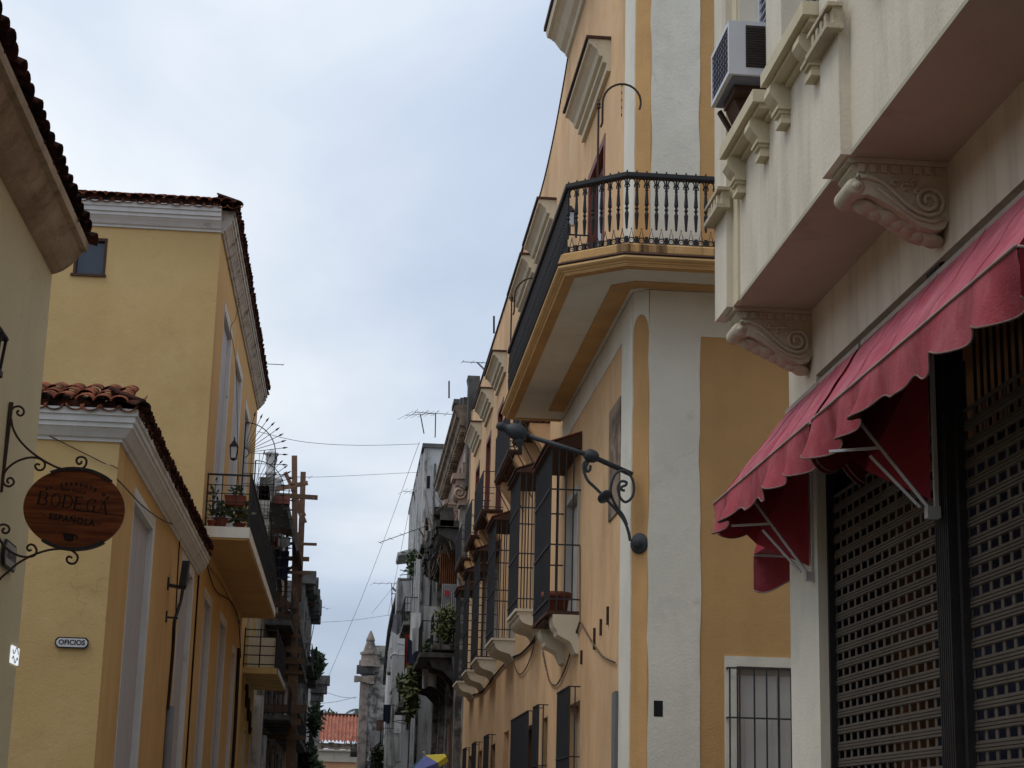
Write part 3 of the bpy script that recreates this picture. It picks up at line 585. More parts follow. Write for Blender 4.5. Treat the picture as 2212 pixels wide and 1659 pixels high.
# hoods over the upper doors
def hood(a0, a1, zt):
    pr = [(0, zt-.52), (.06, zt-.52), (.06, zt-.40), (.12, zt-.38), (.12, zt-.30), (.17, zt-.28), (.2, zt-.2), (.28, zt-.12), (.33, zt-.1), (.33, zt-.03), (0, zt-.03)]
    h = B().fprism(FO, pr, a0, a1); o = obj('door_hood', h, 'hood', O); obj('hood_cap', B().fbox(FO, a0-.03, a1+.03, zt-.028, zt+.012, 0, .37), 'darkwood', o)
for (a0, a1, zt) in ((23.9, 26.75, 12.86), (30.75, 33.5, 12.82), (34.0, 36.9, 12.8), (40.95, 43.4, 12.62), (44.7, 47.1, 12.62), (48.7, 51.2, 12.62)): hood(a0, a1, zt)
# upper doors, wine red frames
for (a0, a1, z0, z1) in UPD:
    dr = obj('balcony_door', B().fbox(FO, a0, a1, z0, z1, -.2, -.15), 'darkwood', O)
    f = B().fbox(FO, a0, a0+.11, z0, z1, -.15, .012).fbox(FO, a1-.11, a1, z0, z1, -.15, .012).fbox(FO, a0+.11, a1-.11, z1-.12, z1, -.15, .012); obj('door_frame', f, 'wine', dr)
    mid = (a0+a1)/2
    for s in (-1, 1):
        l0, l1 = (a0+.12, mid-.015) if s < 0 else (mid+.015, a1-.12)
        obj('door_leaf', B().fbox(FO, l0, l1, z0+.02, z1-.14, -.15, -.1), 'wine', dr); pn = B()
        pn.fbox(FO, l0+.12, l1-.12, z1-1.7, z1-.32, -.1, -.095); obj('pane', pn, 'glassdark' if s < 0 else 'louver', dr)
        obj('door_panel', B().fbox(FO, l0+.1, l1-.1, z0+.2, z1-1.9, -.1, -.085), 'darkwood', dr)

# ---- the wraparound corner balcony
rail = [(2.47, 29.1), (2.47, 20.98), (3.13, 20.45), (6.2, 20.45)]
def offs(path, d):
    P = [Vector(p) for p in path]; ns = []; o_ = []
    for k in range(len(P)-1): t = (P[k+1]-P[k]).normalized(); ns.append(Vector((t.y, -t.x)))
    for k in range(len(P)):
        a, q = ns[max(k-1, 0)], ns[min(k, len(P)-2)]; o_.append(P[k]+(a+q)/(1+a.dot(q))*d)
    return o_
BAL = obj('corner_balcony', B().prism([(p.x, p.y, 8.30) for p in offs(rail, .02)]+[(6.2, 21.38, 8.30), (3.57, 21.38, 8.3), (3.4, 21.55, 8.3), (3.4, 29.1, 8.3)], (0, 0, .18)), 'orange_side', O)
M['curb'] = mat('stained_orange_curb', (.56, .33, .13), .12, 2, streak=.9, scol=(.05, .025, .012), sscale=3.2, lo=.53, hi=.62, zscale=.02, bump=.4, patch=[((.66, .46, .24), 3, .5, .7, .5)])
M['mould'] = mat('cream_orange_moulding', (.66, .43, .19), .1, 2, streak=.35, scol=(.16, .09, .04), sscale=2.5, lo=.6, hi=.74, zscale=.1, bump=.3, patch=[((.05, .03, .02), 1.6, .66, .74, .8)])
obj('curb', B().cornice(rail, [(-.1, 8.39), (.07, 8.385), (.085, 8.41), (.085, 8.5), (.05, 8.525), (-.1, 8.525)], 1), 'curb', BAL)
obj('curb_gap_shade', B().cornice(rail, [(-.1, 8.35), (.1, 8.35), (.13, 8.37), (.12, 8.39), (-.1, 8.39)], 1), 'darkwood', BAL)  # dark strip: the shade of the gap under the curb is put into its colour
obj('moulding', B().cornice(rail, [(-.1, 8.245), (.02, 8.245), (.035, 8.26), (.035, 8.275), (.06, 8.28), (.06, 8.295), (.095, 8.305), (.12, 8.325), (.12, 8.348), (-.1, 8.348)], 1), 'mould', BAL)
def ring(d0, d1, z, m, name, tail=0, close=True):
    a = offs(rail, d0); c = offs(rail, d1)
    if tail: a[0] = a[0]+Vector((0, -tail)); c[0] = c[0]+Vector((0, -tail))
    q = B()
    for k in range(3): q.prism([(a[k].x, a[k].y, z), (a[k+1].x, a[k+1].y, z), (c[k+1].x, c[k+1].y, z), (c[k].x, c[k].y, z)], (0, 0, .012))
    obj(name, q, m, BAL)
sf = B().poly([(p.x, p.y, 8.252) for p in offs(rail, -.0)]+[(6.2, 21.37, 8.252), (3.56, 21.37, 8.252), (3.39, 21.55, 8.252), (3.39, 29.1, 8.252)]); obj('soffit', sf, 'white', BAL)
ring(.03, -.10, 8.238, 'orange_band', 'soffit_border'); ring(-.60, -.86, 8.238, 'orange_band', 'soffit_stripe', .75)
obj('soffit_end', B().box(2.6, 3.36, 29.0, 29.1, 8.236, 8.25), 'orange_band', BAL)
# railing
bal_prof = [(0, .016), (.09, .016), (.10, .010), (.13, .012), (.30, .021), (.33, .012), (.345, .012), (.365, .021), (.385, .012), (.40, .012), (.42, .021), (.60, .012), (.66, .010), (.67, .016), (.69, .009), (.86, .008)]
BM = piece('baluster', B().box(-.02, .02, -.02, .02, 0, .1).lathe((0, 0, .1), (0, 0, 1), [(t, r*1.25) for t, r in bal_prof[2:]], 6), 'iron', True)
for p in BM.polygons: p.use_smooth = False
sp = .122; tb = B()
arch = [(-.046, 0, .70), (-.054, 0, .72), (-.05, 0, .745), (-.034, 0, .745), (-.03, 0, .762), (-.042, 0, .79), (-.035, 0, .83), (0, 0, .858), (.035, 0, .83), (.042, 0, .79), (.03, 0, .762), (.034, 0, .745), (.05, 0, .745), (.054, 0, .72), (.046, 0, .70)]
tb.tube(arch, .0085, 4)
sx = B().tube([(.034*cos(t*pi/6-pi/2), 0, .055+.034*sin(t*pi/6-pi/2)) for t in range(13)], .008, 4).tube([(-.034, 0, .06), (0, 0, .20), (.034, 0, .06)], .0065, 4).tube([(-.018, 0, .05), (-.008, 0, .066), (0, 0, .05), (.008, 0, .066), (.018, 0, .05)], .004, 4).lathe((0, 0, .195), (0, 0, 1), [(0, .004), (.008, .009), (.02, .003)], 5)
SCR = piece('scroll', tb, 'iron'); SPK = piece('spear_loop', sx, 'iron')
for k in range(3):
    p, q = Vector((*rail[k], 8.525)), Vector((*rail[k+1], 8.525)); Lk = (q-p).length; n = round(Lk/sp); t = (q-p).normalized()
    R = Matrix(((t.x, -t.y, 0, 0), (t.y, t.x, 0, 0), (0, 0, 1, 0), (0, 0, 0, 1)))
    for j in range(n):
        c = p+(q-p)*(j/n); inst('baluster', BM, BAL, Matrix.Translation(c) @ R)
        c = p+(q-p)*((j+.5)/n); inst('scroll', SCR, BAL, Matrix.Translation(c) @ R); inst('spear_loop', SPK, BAL, Matrix.Translation(c) @ R)
obj('handrail', B().cornice(rail, [(-.035, 9.38), (.035, 9.38), (.045, 9.40), (.04, 9.45), (-.04, 9.45), (-.045, 9.40)], 1), 'iron', BAL)
obj('bottom_rail', B().cornice(rail, [(-.014, 8.526), (.014, 8.526), (.014, 8.545), (-.014, 8.545)], 1), 'iron', BAL)
# lantern hooks standing on the railing
def hook(px, py, h, dirx, diry, R):
    base = Vector((px, py, 9.45)); top = base+Vector((0, 0, h)); d = Vector((dirx, diry, 0)).normalized(); s = B()
    s.tube([base-Vector((0, 0, .9)), top], .013, 6); s.lathe(top, (0, 0, 1), [(-.02, .014), (0, .03), (.03, .022), (.05, .03), (.08, .012), (.13, .002)], 6)
    c = top+d*(R+.05)+Vector((0, 0, .07)); pts = [top+d*.03-Vector((0, 0, .26)), top+d*.05-Vector((0, 0, .2))]+[c+d*(-R*cos(a))+Vector((0, 0, R*1.05*sin(a))) for a in [k*pi/14*1.12 for k in range(0, 15)]]
    s.tube(pts, .014, 6); o = obj('lantern_hook', s, 'iron_rust', BAL)
    ch_ = B(); zt = c.z+R*1.05
    for k in range(9): ch_.bar(c+Vector((0, 0, R*1.05-.05*k)), c+Vector((0, 0, R*1.05-.05*k-.04)), .008, .004 if k % 2 else .012)
    obj('chain', ch_, 'iron_rust', o)
hook(2.80, 20.72, .95, 1, -.15, .24)
hook(2.47, 29.0, .85, .9, -.3, .3)
LN = thing('wall_lantern', 'small glazed lantern on the orange wall behind the balcony railing', 'lantern', (3.05, 27.0, 9.0))
lp = PX(1232, 470, 3.1)
obj('lantern_arm', B().bar((3.39, lp.y, lp.z-.28), (lp.x-.05, lp.y, lp.z-.28), .02).bar((lp.x, lp.y, lp.z-.28), (lp.x, lp.y, lp.z-.14), .02), 'iron', LN)
obj('lantern_glass', B().prism([(lp.x-.05, lp.y-.05, lp.z-.13), (lp.x+.05, lp.y-.05, lp.z-.13), (lp.x+.05, lp.y+.05, lp.z-.13), (lp.x-.05, lp.y+.05, lp.z-.13)], (0, 0, .2)), 'enamel', LN)
fr = B()
for sx_ in (-1, 1):
    for sy_ in (-1, 1): fr.bar((lp.x+sx_*.055, lp.y+sy_*.055, lp.z-.13), (lp.x+sx_*.075, lp.y+sy_*.075, lp.z+.1), .012)
fr.lathe((lp.x, lp.y, lp.z+.09), (0, 0, 1), [(0, .11), (.06, .05), (.1, .02)], 4); obj('lantern_frame', fr, 'iron', LN)

# ---- small upper balconies with slatted floors, iron struts and plastered consoles
def small_balcony(a0, a1):
    z = 8.66; d = .5
    fl = obj('balcony', B().fbox(FO, a0, a1, z+.04, z+.09, 0, d), 'darkwood', O)
    for k in range(4): obj('floor_board', B().fbox(FO, a0+.02, a1-.02, z-.005+.0, z+.038, .02+k*.12, .02+k*.12+.1), 'darkwood', fl)
    obj('console', B().fprism(FO, [(0, z-.62), (.04, z-.6), (.36, z-.12), (.37, z-.01), (0, z-.01)], a0+.04, a0+.42), 'orange', fl); obj('console', B().fprism(FO, [(0, z-.62), (.04, z-.6), (.36, z-.12), (.37, z-.01), (0, z-.01)], a1-.42, a1-.04), 'orange', fl)
    st = B()
    for a in (a0+.02, (a0+a1)/2, a1-.05): st.bar(FO(a, z, d-.02), FO(a, z-.85, .01), .018)
    obj('strut', st, 'iron_rust', fl, kind='stuff')
    r = B(); zb, zt = z+.14, z+.98
    for zz in (zb, zt): r.bar(FO(a0, zz, d-.02), FO(a1, zz, d-.02), .022); r.bar(FO(a0, zz, 0), FO(a0, zz, d-.02), .018); r.bar(FO(a1, zz, 0), FO(a1, zz, d-.02), .018)
    for zz in (z+.6,): r.bar(FO(a0, zz, 0), FO(a0, zz, d-.02), .014)
    n = int((a1-a0)/.1)
    for k in range(n+1): r.bar(FO(a0+(a1-a0)*k/n, z+.09, d-.02), FO(a0+(a1-a0)*k/n, zt, d-.02), .016)
    for k in (1, 2): r.bar(FO(a0, zb, d*k/3), FO(a0, zt, d*k/3), .014); r.bar(FO(a1, zb, d*k/3), FO(a1, zt, d*k/3), .014)
    obj('railing', r, 'iron_grey', fl, kind='stuff')
for a0, a1 in ((31.05, 33.2), (33.95, 37.3), (40.8, 43.6), (44.65, 47.1), (48.6, 51.2)): small_balcony(a0, a1)

# ---- projecting window cages of the middle floor
def cage(a0, a1, z0, z1, d, first=False):
    cg = obj('window_cage', B().fbox(FO, a0, a1, z0-.05, z0, 0, d+.03), 'hood' if not first else 'darkwood', O)
    if first:
        cq = [(0, z0-.055), (.40, z0-.055)]+[(q.x, z0+q.y) for q in smooth_path([(.40, -.12, 0), (.38, -.22, 0), (.33, -.30, 0), (.31, -.36, 0), (.22, -.41, 0), (.13, -.46, 0), (.09, -.53, 0), (.05, -.62, 0)], 4)]+[(0, z0-.64)]
        obj('corbel', B().fprism(FO, cq, a0+.0, a0+.5), 'hood', cg)
        obj('corbel', B().fprism(FO, cq, a1-.5, a1), 'hood', cg)
        for k in range(4): obj('floor_board', B().fbox(FO, a0+.5, a1-.5, z0-.10, z0-.055, .04+k*.11, .04+k*.11+.09), 'darkwood', cg)
    else:
        obj('corbel', B().fprism(FO, [(0, z0-.055), (.45, z0-.055), (.45, z0-.11), (.425, z0-.115)]+[(q.x, z0+q.y) for q in smooth_path([(.415, -.135, 0), (.40, -.19, 0), (.34, -.25, 0), (.25, -.285, 0), (.15, -.31, 0), (.09, -.34, 0), (.055, -.39, 0), (.03, -.44, 0)], 4)]+[(0, z0-.45)], a0+.03, a1-.03), 'hood', cg)
    # little roof of boards and tiles
    rf = obj('cage_roof', B().fprism(FO, [(-.0, z1+.0), (d+.07, z1-.0), (d+.07, z1+.03), (0, z1+.24)], a0-.05, a1+.05), 'darkwood', cg)
    for k in range(int((a1-a0)/.3)): obj('roof_board', B().prism([FO(a0-.04+k*.3, z1+.245, .0), FO(a0+.24+k*.3, z1+.245, .0), FO(a0+.24+k*.3, z1+.05, d+.10), FO(a0-.04+k*.3, z1+.05, d+.10)], (0, 0, .025)), 'terracotta' if random.random() < .2 else 'darkwood', cg)
    r = B(); n = int((a1-a0)/.105)
    for k in range(n+1): r.bar(FO(a0+(a1-a0)*k/n, z0, d), FO(a0+(a1-a0)*k/n, z1, d), .02)
    for k in range(1, 4): r.bar(FO(a0, z0, d*k/4), FO(a0, z1, d*k/4), .02); r.bar(FO(a1, z0, d*k/4), FO(a1, z1, d*k/4), .02)
    for fz in (.07, .40, .74):
        zz = z0+(z1-z0)*fz; r.bar(FO(a0-.005, zz, d+.012), FO(a1, zz, d+.012), .022, .03)
        for a in (a0, a1): r.bar(FO(a, zz, 0), FO(a, zz, d), .022)
    obj('bars', r, 'iron_grey', cg, kind='stuff')
cage(26.55, 28.75, 4.75, 7.25, .46, True)
for (a0, a1) in ((31.7, 33.5), (36.95, 38.8), (41.45, 43.2), (45.0, 46.7), (48.7, 50.4)): cage(a0, a1, 5.38, 7.85, .46)
for (a0, a1, z0, z1) in MID:
    wd = obj('window', B().fbox(FO, a0, a1, z0, z1, -.2, -.16), 'shutterwhite', O)
    f = B().fbox(FO, a0, a0+.1, z0, z1, -.16, .015).fbox(FO, a1-.1, a1, z0, z1, -.16, .015).fbox(FO, a0+.1, a1-.1, z1-.1, z1, -.16, .015); obj('frame', f, 'shutterwhite', wd)
    for s in (0, 1): obj('shutter_leaf', B().fbox(FO, a0+.12+s*(a1-a0-.24)/2, a0+.1+(s+1)*(a1-a0-.24)/2, z0+.05, z1-.15, -.16, -.11), 'shutterwhite', wd)
# ---- ground floor grilles
for i, (a0, a1, z0, z1) in enumerate(LOW):
    wd = obj('window' if z0 > .5 else 'door', B().fbox(FO, a0, a1, z0, z1, -.21, -.15), 'interior_orange' if i in (3,) else 'shutterwhite' if i == 0 else 'darkwood', O)
    if i == 3: continue
    r = B(); n = int((a1-a0+.1)/.09); A0, A1 = a0-.05, a1+.05; d = .16; zt = z1+.19; zb = max(z0-.1, .15)
    for k in range(n+1): r.bar(FO(A0+(A1-A0)*k/n, zb, d), FO(A0+(A1-A0)*k/n, zt, d), .022)
    for zz in (zt, zb+.05, zb+(zt-zb)*.28, zb+(zt-zb)*.64):
        r.bar(FO(A0, zz, d+.012), FO(A1, zz, d+.012), .02, .02)
        for a in (A0, A1): r.bar(FO(a, zz, 0), FO(a, zz, d), .018)
    for a in (A0, A1): r.bar(FO(a, zb, d/2), FO(a, zt, d/2), .018)
    obj('grille', r, 'iron_grey', wd, kind='stuff')
# ---- plaque, window on the side wall
obj('stone_plaque', B().fbox(FO, 22.5, 23.5, 5.6, 7.12, 0, .02), 'stone_red' if 'stone_red' in M else 'brown_ruin', O)
sw = obj('side_window', B().fbox(FS, 4.66, 6.2, 1.0, 3.54, -.15, -.11), 'shutterwhite', O)
obj('window_surround', B().fbox(FS, 4.52, 4.66, .9, 3.66, -.02, .03).fbox(FS, 4.66, 6.3, 3.54, 3.66, -.02, .03), 'white', sw)
for k in range(3):
    a = 4.7+k*.5; lf = obj('shutter_leaf', B().fbox(FS, a, a+.48, 1.05, 3.44, -.11, -.06), 'shutterwhite', sw)
for k in range(3): obj('shutter_panel', B().fbox(FS, 4.78+k*.5, 5.10+k*.5, 2.1, 2.92, -.06, -.05), 'shutterwhite', sw)
for k in range(12): obj('bar', B().tube([FS(4.56+k*.15-(.03 if k in (1,) else 0), .9, .11), FS(4.56+k*.15-(.03 if k in (1,) else 0), 3.51, .11)], .011, 6), 'iron_grey', sw)
obj('cross_bar', B().bar(FS(4.53, 3.51, .11), FS(6.3, 3.51, .11), .02).bar(FS(4.53, 2.92, .12), FS(6.3, 2.92, .12), .02).bar(FS(4.54, 3.51, 0), FS(4.54, 3.51, .11), .018).bar(FS(4.54, 2.92, 0), FS(4.54, 2.92, .11), .018), 'iron_grey', sw)
for (u, v, l) in ((1300, 1355, .22), (1315, 1330, .24), (1258, 1420, .2), (1286, 1380, .3)):
    p = PX(u, v, 3.4); obj('rust_bracket', B().fbox(FO, p.y-.03, p.y+.03, p.z-l/2, p.z+l/2, 0, .03), 'iron_rust', O)

# scrolled street-lamp arm on the corner
LA = thing('lamp_bracket', 'wrought iron scrolled lamp arm on the chamfered orange corner', 'lamp bracket', (3.48, 21.46, 5.05))
yl = 21.35; Q = lambda u, v: PY(u, v, yl)
def zq(x, y): return Q((1650+x/1.746)/1.736, (1350+y/1.746)/1.736)
A_, B_ = Q(1368, 1020), zq(560, 492)
obj('main_tube', B().tube([A_+Vector((0, .1, -.01)), zq(990, 628), B_], .036, 10, .030), 'lamp_iron', LA, True)
ax = (B_-A_).normalized()
obj('lamp_head', B().lathe(B_, ax, [(-.02, .05), (.02, .085), (.09, .105), (.17, .095), (.23, .06), (.27, .045), (.30, .055), (.34, .055), (.38, .03)], 14), 'lamp_iron', LA, True)
obj('lamp_socket', B().lathe(B_+ax*.08-Vector((0, 0, .07)), (.1, 0, -1), [(0, .06), (.06, .045), (.1, .028), (.2, .022)], 10), 'lamp_iron', LA, True)
obj('collar', B().lathe(zq(990, 628), ax, [(-.09, .045), (-.05, .075), (0, .085), (.05, .075), (.09, .045)], 12), 'lamp_iron', LA, True)
sc1 = [zq(*p) for p in ((985, 690), (980, 720), (962, 728), (955, 700), (968, 672), (945, 670), (940, 715), (965, 785), (1010, 830), (1060, 880), (1110, 935), (1165, 995), (1210, 1060), (1235, 1130), (1245, 1185))]
obj('lower_scroll', B().tube(smooth_path(sc1, 4), .019, 7), 'lamp_iron', LA, True)
sc2 = [zq(*p) for p in ((1210, 855), (1190, 850), (1190, 830), (1215, 820), (1220, 800), (1185, 795), (1165, 835), (1180, 900), (1215, 930), (1255, 900), (1270, 840), (1255, 770), (1205, 725), (1150, 745), (1120, 820), (1120, 880), (1150, 950), (1200, 1020), (1225, 1080))]
obj('upper_scroll', B().tube(smooth_path(sc2, 4), .017, 7), 'lamp_iron', LA, True)
obj('disc', B().lathe(zq(1073, 890)-Vector((0, .02, 0)), (.45, -.6, -.75), [(0, .02), (.01, .1), (.03, .1), (.05, .03)], 14), 'lamp_iron', LA, True)
pc = zq(1258, 1190); pl = Vector((3.485, 21.465, pc.z)); dn = Vector((-.7071, -.7071, 0))
obj('wall_plate', B().lathe(pl, dn, [(0, .125), (.018, .13), (.03, .115), (.035, .07), (.075, .06), (.085, .025)], 18), 'lamp_iron', LA, True)
PT = thing('flower_pot', 'terracotta flower pot standing inside the nearest window cage', 'flower pot', (3.1, 27.0, 4.75))
obj('pot', B().lathe((3.14, 27.35, 4.76), (0, 0, 1), [(0, .15), (.05, .17), (.26, .2), (.27, .23), (.36, .23), (.36, .19)], 14), 'terracotta', PT, True); obj('soil', B().lathe((3.14, 27.35, 5.1), (0, 0, 1), [(0, .18), (.01, .18)], 10), 'darkwood', PT)
# slack cables along the facade
def cab(name, pts, r, m, label, cat='cable', group=None, n=6): return single(name, B().tube(smooth_path(pts, n), r, 5), m, label, cat, group)
Z6 = lambda x, y: PX((1650+x/2.0)/1.736, (2050+y/2.0)/1.736, 3.37)
cab('wall_cable', [Z6(*p) for p in ((195, 1132), (245, 1112), (320, 1085), (400, 980), (480, 885), (540, 832), (610, 800), (700, 705), (740, 620))], .022, 'cable', 'dark sagging cable under the white window corbels of the orange wall')
cab('wall_cable', [Z6(*p) for p in ((548, 830), (560, 900), (595, 955), (640, 920), (690, 800), (712, 690))], .012, 'cable_worn', 'thin cable loop on the orange wall beneath the second cage')
cab('wall_cable', [Z6(*p) for p in ((745, 620), (770, 790), (800, 940), (825, 1015), (870, 1038), (920, 960), (965, 840), (1010, 690), (1050, 580))], .014, 'cable_worn', 'frayed cable hanging in a deep loop below the nearest cage')
cab('wall_cable', [Z6(*p) for p in ((1050, 560), (1090, 630), (1150, 730), (1220, 820), (1310, 868))], .013, 'cable_worn', 'frayed cable sagging from the nearest cage to the white pilaster')
cab('wall_cable', [Z6(*p) for p in ((985, 720), (1000, 705), (1020, 660), (1050, 570))], .02, 'cable', 'bundled dark cable under the near end of the nearest cage')
cab('wall_cable', [PX(1253, 1345, 3.38), PX(1253, 1290, 3.38), PX(1253, 1180, 3.38)], .008, 'cable', 'straight thin wire down the edge of the nearest cage')
single('junction_box', B().fbox(FO, 22.46, 22.75, 0.5, 3.28, 0, .05), 'pipe', 'tall grey box fixed beside the white corner pilaster', 'junction box')

# ================================================================== PALE CREAM HOUSE (nearest left)
E_ = thing('cream_corner_house', 'pale cream house at left with thick weathered stone eave and tiled roof edge', 'building', (-2.6, 14.37, 0))
FE = FX(-2.6, 1)
b = wall(FE, -34, 14.37, 0, 6.05); b.poly([(-2.6, 14.37, 0), (-30, 14.37, 0), (-30, 14.37, 6.05), (-2.6, 14.37, 6.05)]); obj('wall', b, 'house_cream', E_)
ep = [(-.02, 5.93), (.03, 5.94), (.09, 5.97), (.15, 6.02), (.19, 6.07), (.215, 6.10), (.225, 6.13), (.27, 6.14), (.275, 6.18), (.275, 6.22), (-.02, 6.22)]
obj('eave_cornice', B().cornice([(-2.6, -34), (-2.6, 14.36)], ep, 1), 'stone', E_)
obj('roof_slab', B().prism([(-2.33, -34, 6.225), (-2.33, 14.37, 6.225), (-9, 14.37, 8.9), (-9, -34, 8.9)], (0, 0, -.05)), 'tile_dark', E_)
obj('mortar_bed', B().box(-2.7, -2.42, -34, 14.3, 6.22, 6.31), 'tile_dark', E_)
tile_eave(E_, (-2.33, 5.6, 6.235), (0, 1, 0), (1, 0, 0), 41, .215, radians(22), 2, TILED)
inst('ridge_tile', TILED[0], E_, Matrix.Translation((-2.72, 14.36, 6.33)) @ Matrix.Rotation(radians(12), 4, 'Y'))

# hanging bodega sign on its scrolled bracket
SG = thing('hanging_sign', 'oval varnished wooden bodega sign on a scrolled iron bracket', 'sign', (-2.58, 13.1, 3.4))
Qs = lambda x, y: PY(x/3.839, 835.3+y/3.839, 13.1)
obj('wall_bar', B().bar(Qs(95, 130), Qs(5, 875), .03, .02, (0, 1, 0)), 'iron_rust', SG); obj('wall_bar', B().bar(Qs(-60, 1400), Qs(-30, 1900), .03, .02, (0, 1, 0)), 'iron_rust', SG)
ir = [[(95, 195), (118, 170), (158, 163), (192, 185), (196, 222), (170, 241), (146, 226), (143, 206), (160, 198)],
 [(92, 262), (110, 350), (160, 440), (240, 525), (330, 592), (420, 645), (500, 678), (580, 694), (650, 690), (700, 665), (718, 625), (705, 592), (670, 582), (640, 595), (635, 620), (650, 640), (672, 635), (675, 615)],
 [(25, 740), (60, 680), (130, 625), (220, 592), (290, 588), (340, 602), (370, 630), (368, 670), (340, 692), (305, 685), (292, 655), (310, 640), (330, 650)],
 [(22, 765), (35, 808), (70, 827), (105, 812), (115, 785), (95, 758), (68, 762), (60, 785), (75, 800)],
 [(-40, 1660), (0, 1595), (60, 1540), (140, 1470), (240, 1412), (330, 1375), (420, 1352), (510, 1345), (580, 1352), (630, 1385), (645, 1420), (625, 1460), (590, 1468), (558, 1450), (555, 1420), (575, 1408), (598, 1420)],
 [(-40, 1200), (0, 1270), (40, 1325), (100, 1375), (170, 1405), (240, 1412), (290, 1395), (303, 1355), (280, 1315), (245, 1310), (225, 1335), (240, 1360), (262, 1350)],
 [(-20, 1165), (0, 1150), (30, 1142), (65, 1155), (78, 1185), (60, 1212), (30, 1212), (20, 1190), (40, 1172)]]
for p in ir: obj('scroll', B().tube(smooth_path([Qs(*q) for q in p], 4), .0085, 6), 'iron_rust', SG, True)
sc_ = Qs(614, 1010); ang = radians(-3.5); rx, rz = .366, .298
Rv = Vector((cos(ang), 0, sin(ang))); Uv = Vector((-sin(ang), 0, cos(ang)))
el = lambda t, k=1, y=0: sc_+Rv*(rx*k*cos(t))+Uv*(rz*k*sin(t))+Vector((0, y, 0))
bd = obj('board', B().prism([el(2*pi*k/56) for k in range(56)], (0, .04, 0)), 'signwood', SG)
obj('board_crack', B().bar(sc_+Rv*.02-Uv*.012+Vector((0, -.001, 0)), sc_+Rv*.36-Uv*.016+Vector((0, -.001, 0)), .0025, .005), 'ink', SG)
for t0, t1 in ((radians(50), radians(124)), (radians(238), radians(312))):
    obj('iron_strap', B().prism([el(t0+(t1-t0)*k/14, 1.035, -.012) for k in range(15)]+[el(t1-(t1-t0)*k/14, .965, -.012) for k in range(15)], (0, .064, 0)), 'iron', SG)
ta = radians(-6.5); Rt = Vector((cos(ta), 0, sin(ta))); Ut = Vector((-sin(ta), 0, cos(ta)))
def at(x, z): return sc_+Rt*x+Ut*z+Vector((0, -.002, 0))
# BODEGA in thick-and-thin serif strokes
G = {'B': [('v', 0, 0, 1, .17), ('h', 0, 0, .55), ('h', 0, .5, .5), ('h', 0, 1, .5), ('c', .45, .75, .22, .25, -90, 90, .13), ('c', .5, .25, .26, .25, -90, 90, .15), ('h', -.13, 0, .1), ('h', -.13, 1, .1)],
 'O': [('c', .42, .5, .40, .5, 0, 360, .12)], 'D': [('v', 0, 0, 1, .17), ('c', .3, .5, .48, .5, -90, 90, .13), ('h', -.13, 0, .35), ('h', -.13, 1, .35)],
 'E': [('v', 0, 0, 1, .17), ('h', -.13, 0, .75), ('h', 0, .5, .45), ('h', -.13, 1, .7), ('v', .6, .0, .22, .05), ('v', .56, .8, 1, .05), ('v', .43, .4, .6, .05)],
 'G': [('c', .45, .5, .42, .5, 40, 320, .12), ('v', .72, .0, .45, .14), ('h', .55, .45, .4), ('v', .76, .72, 1, .05)],
 'A': [('d', .0, 0, .4, 1, .06), ('d', .78, 0, .4, 1, .16), ('h', .14, .33, .5), ('h', -.12, 0, .28), ('h', .62, 0, .32)]}
lt = B(); H = .094; xx = -.262
def strk(ox, s, hh):
    k = s[0]
    P_ = lambda x, z: at(ox+x*hh*.82, z0_+z*hh)
    if k == 'v': lt.bar(P_(s[1], s[2]), P_(s[1], s[3]), s[4]*hh*.82, .004, (0, 1, 0))
    elif k == 'h': lt.bar(P_(s[1], s[2]), P_(s[1]+s[3], s[2]), .045*hh, .004, (0, 1, 0))
    elif k == 'd': lt.bar(P_(s[1], s[2]), P_(s[3], s[4]), s[5]*hh*.82, .004, (0, 1, 0))
    else:
        n = 18; aa = [radians(s[5]+(s[6]-s[5])*j/n) for j in range(n+1)]
        for j in range(n):
            th = .05+(s[7]-.05)*abs(cos((aa[j]+aa[j+1])/2)); lt.bar(P_(s[1]+s[3]*cos(aa[j]), s[2]+s[4]*sin(aa[j])), P_(s[1]+s[3]*cos(aa[j+1]), s[2]+s[4]*sin(aa[j+1])), th*hh*.82, .004, (0, 1, 0))
z0_ = -.005
for c_, wd_ in zip('BODEGA', (.088, .092, .085, .083, .09, .08)):
    for s in G[c_]: strk(xx, s, H)
    xx += wd_
obj('lettering', lt, 'ink', SG, kind='stuff')
text('lettering', '· ESPAÑOLA ·', .062, 'ink', SG, at(.0, -.085), Rt, Ut, .004, 1.15, .0022)
text('lettering', 'Don Pedro', .035, 'ink', SG, at(-.03, .128), Rt, Ut, .004, 1.2)
for k, ch_ in enumerate('EL ABARROTE DE'):
    if ch_ == ' ': continue
    a = radians(58-116*k/13)*.55; r_ = .42; text('lettering', ch_, .032, 'ink', SG, at(-r_*sin(a)+.0, .178-r_*(1-cos(a))), Rt*cos(a)+Ut*sin(a), Ut*cos(a)-Rt*sin(a), .004, 1, .001)
em = B().prism([at(-.045, -.19), at(.04, -.185), at(.042, -.23), at(.015, -.243), at(-.02, -.24), at(-.035, -.21)], (0, -.003, 0)); em.tube([at(q[0]+.045, q[1]-.205) for q in spiral((0, 0), .022, .006, -1, 4, 10)], .004, 4); obj('emblem', em, 'ink', SG)

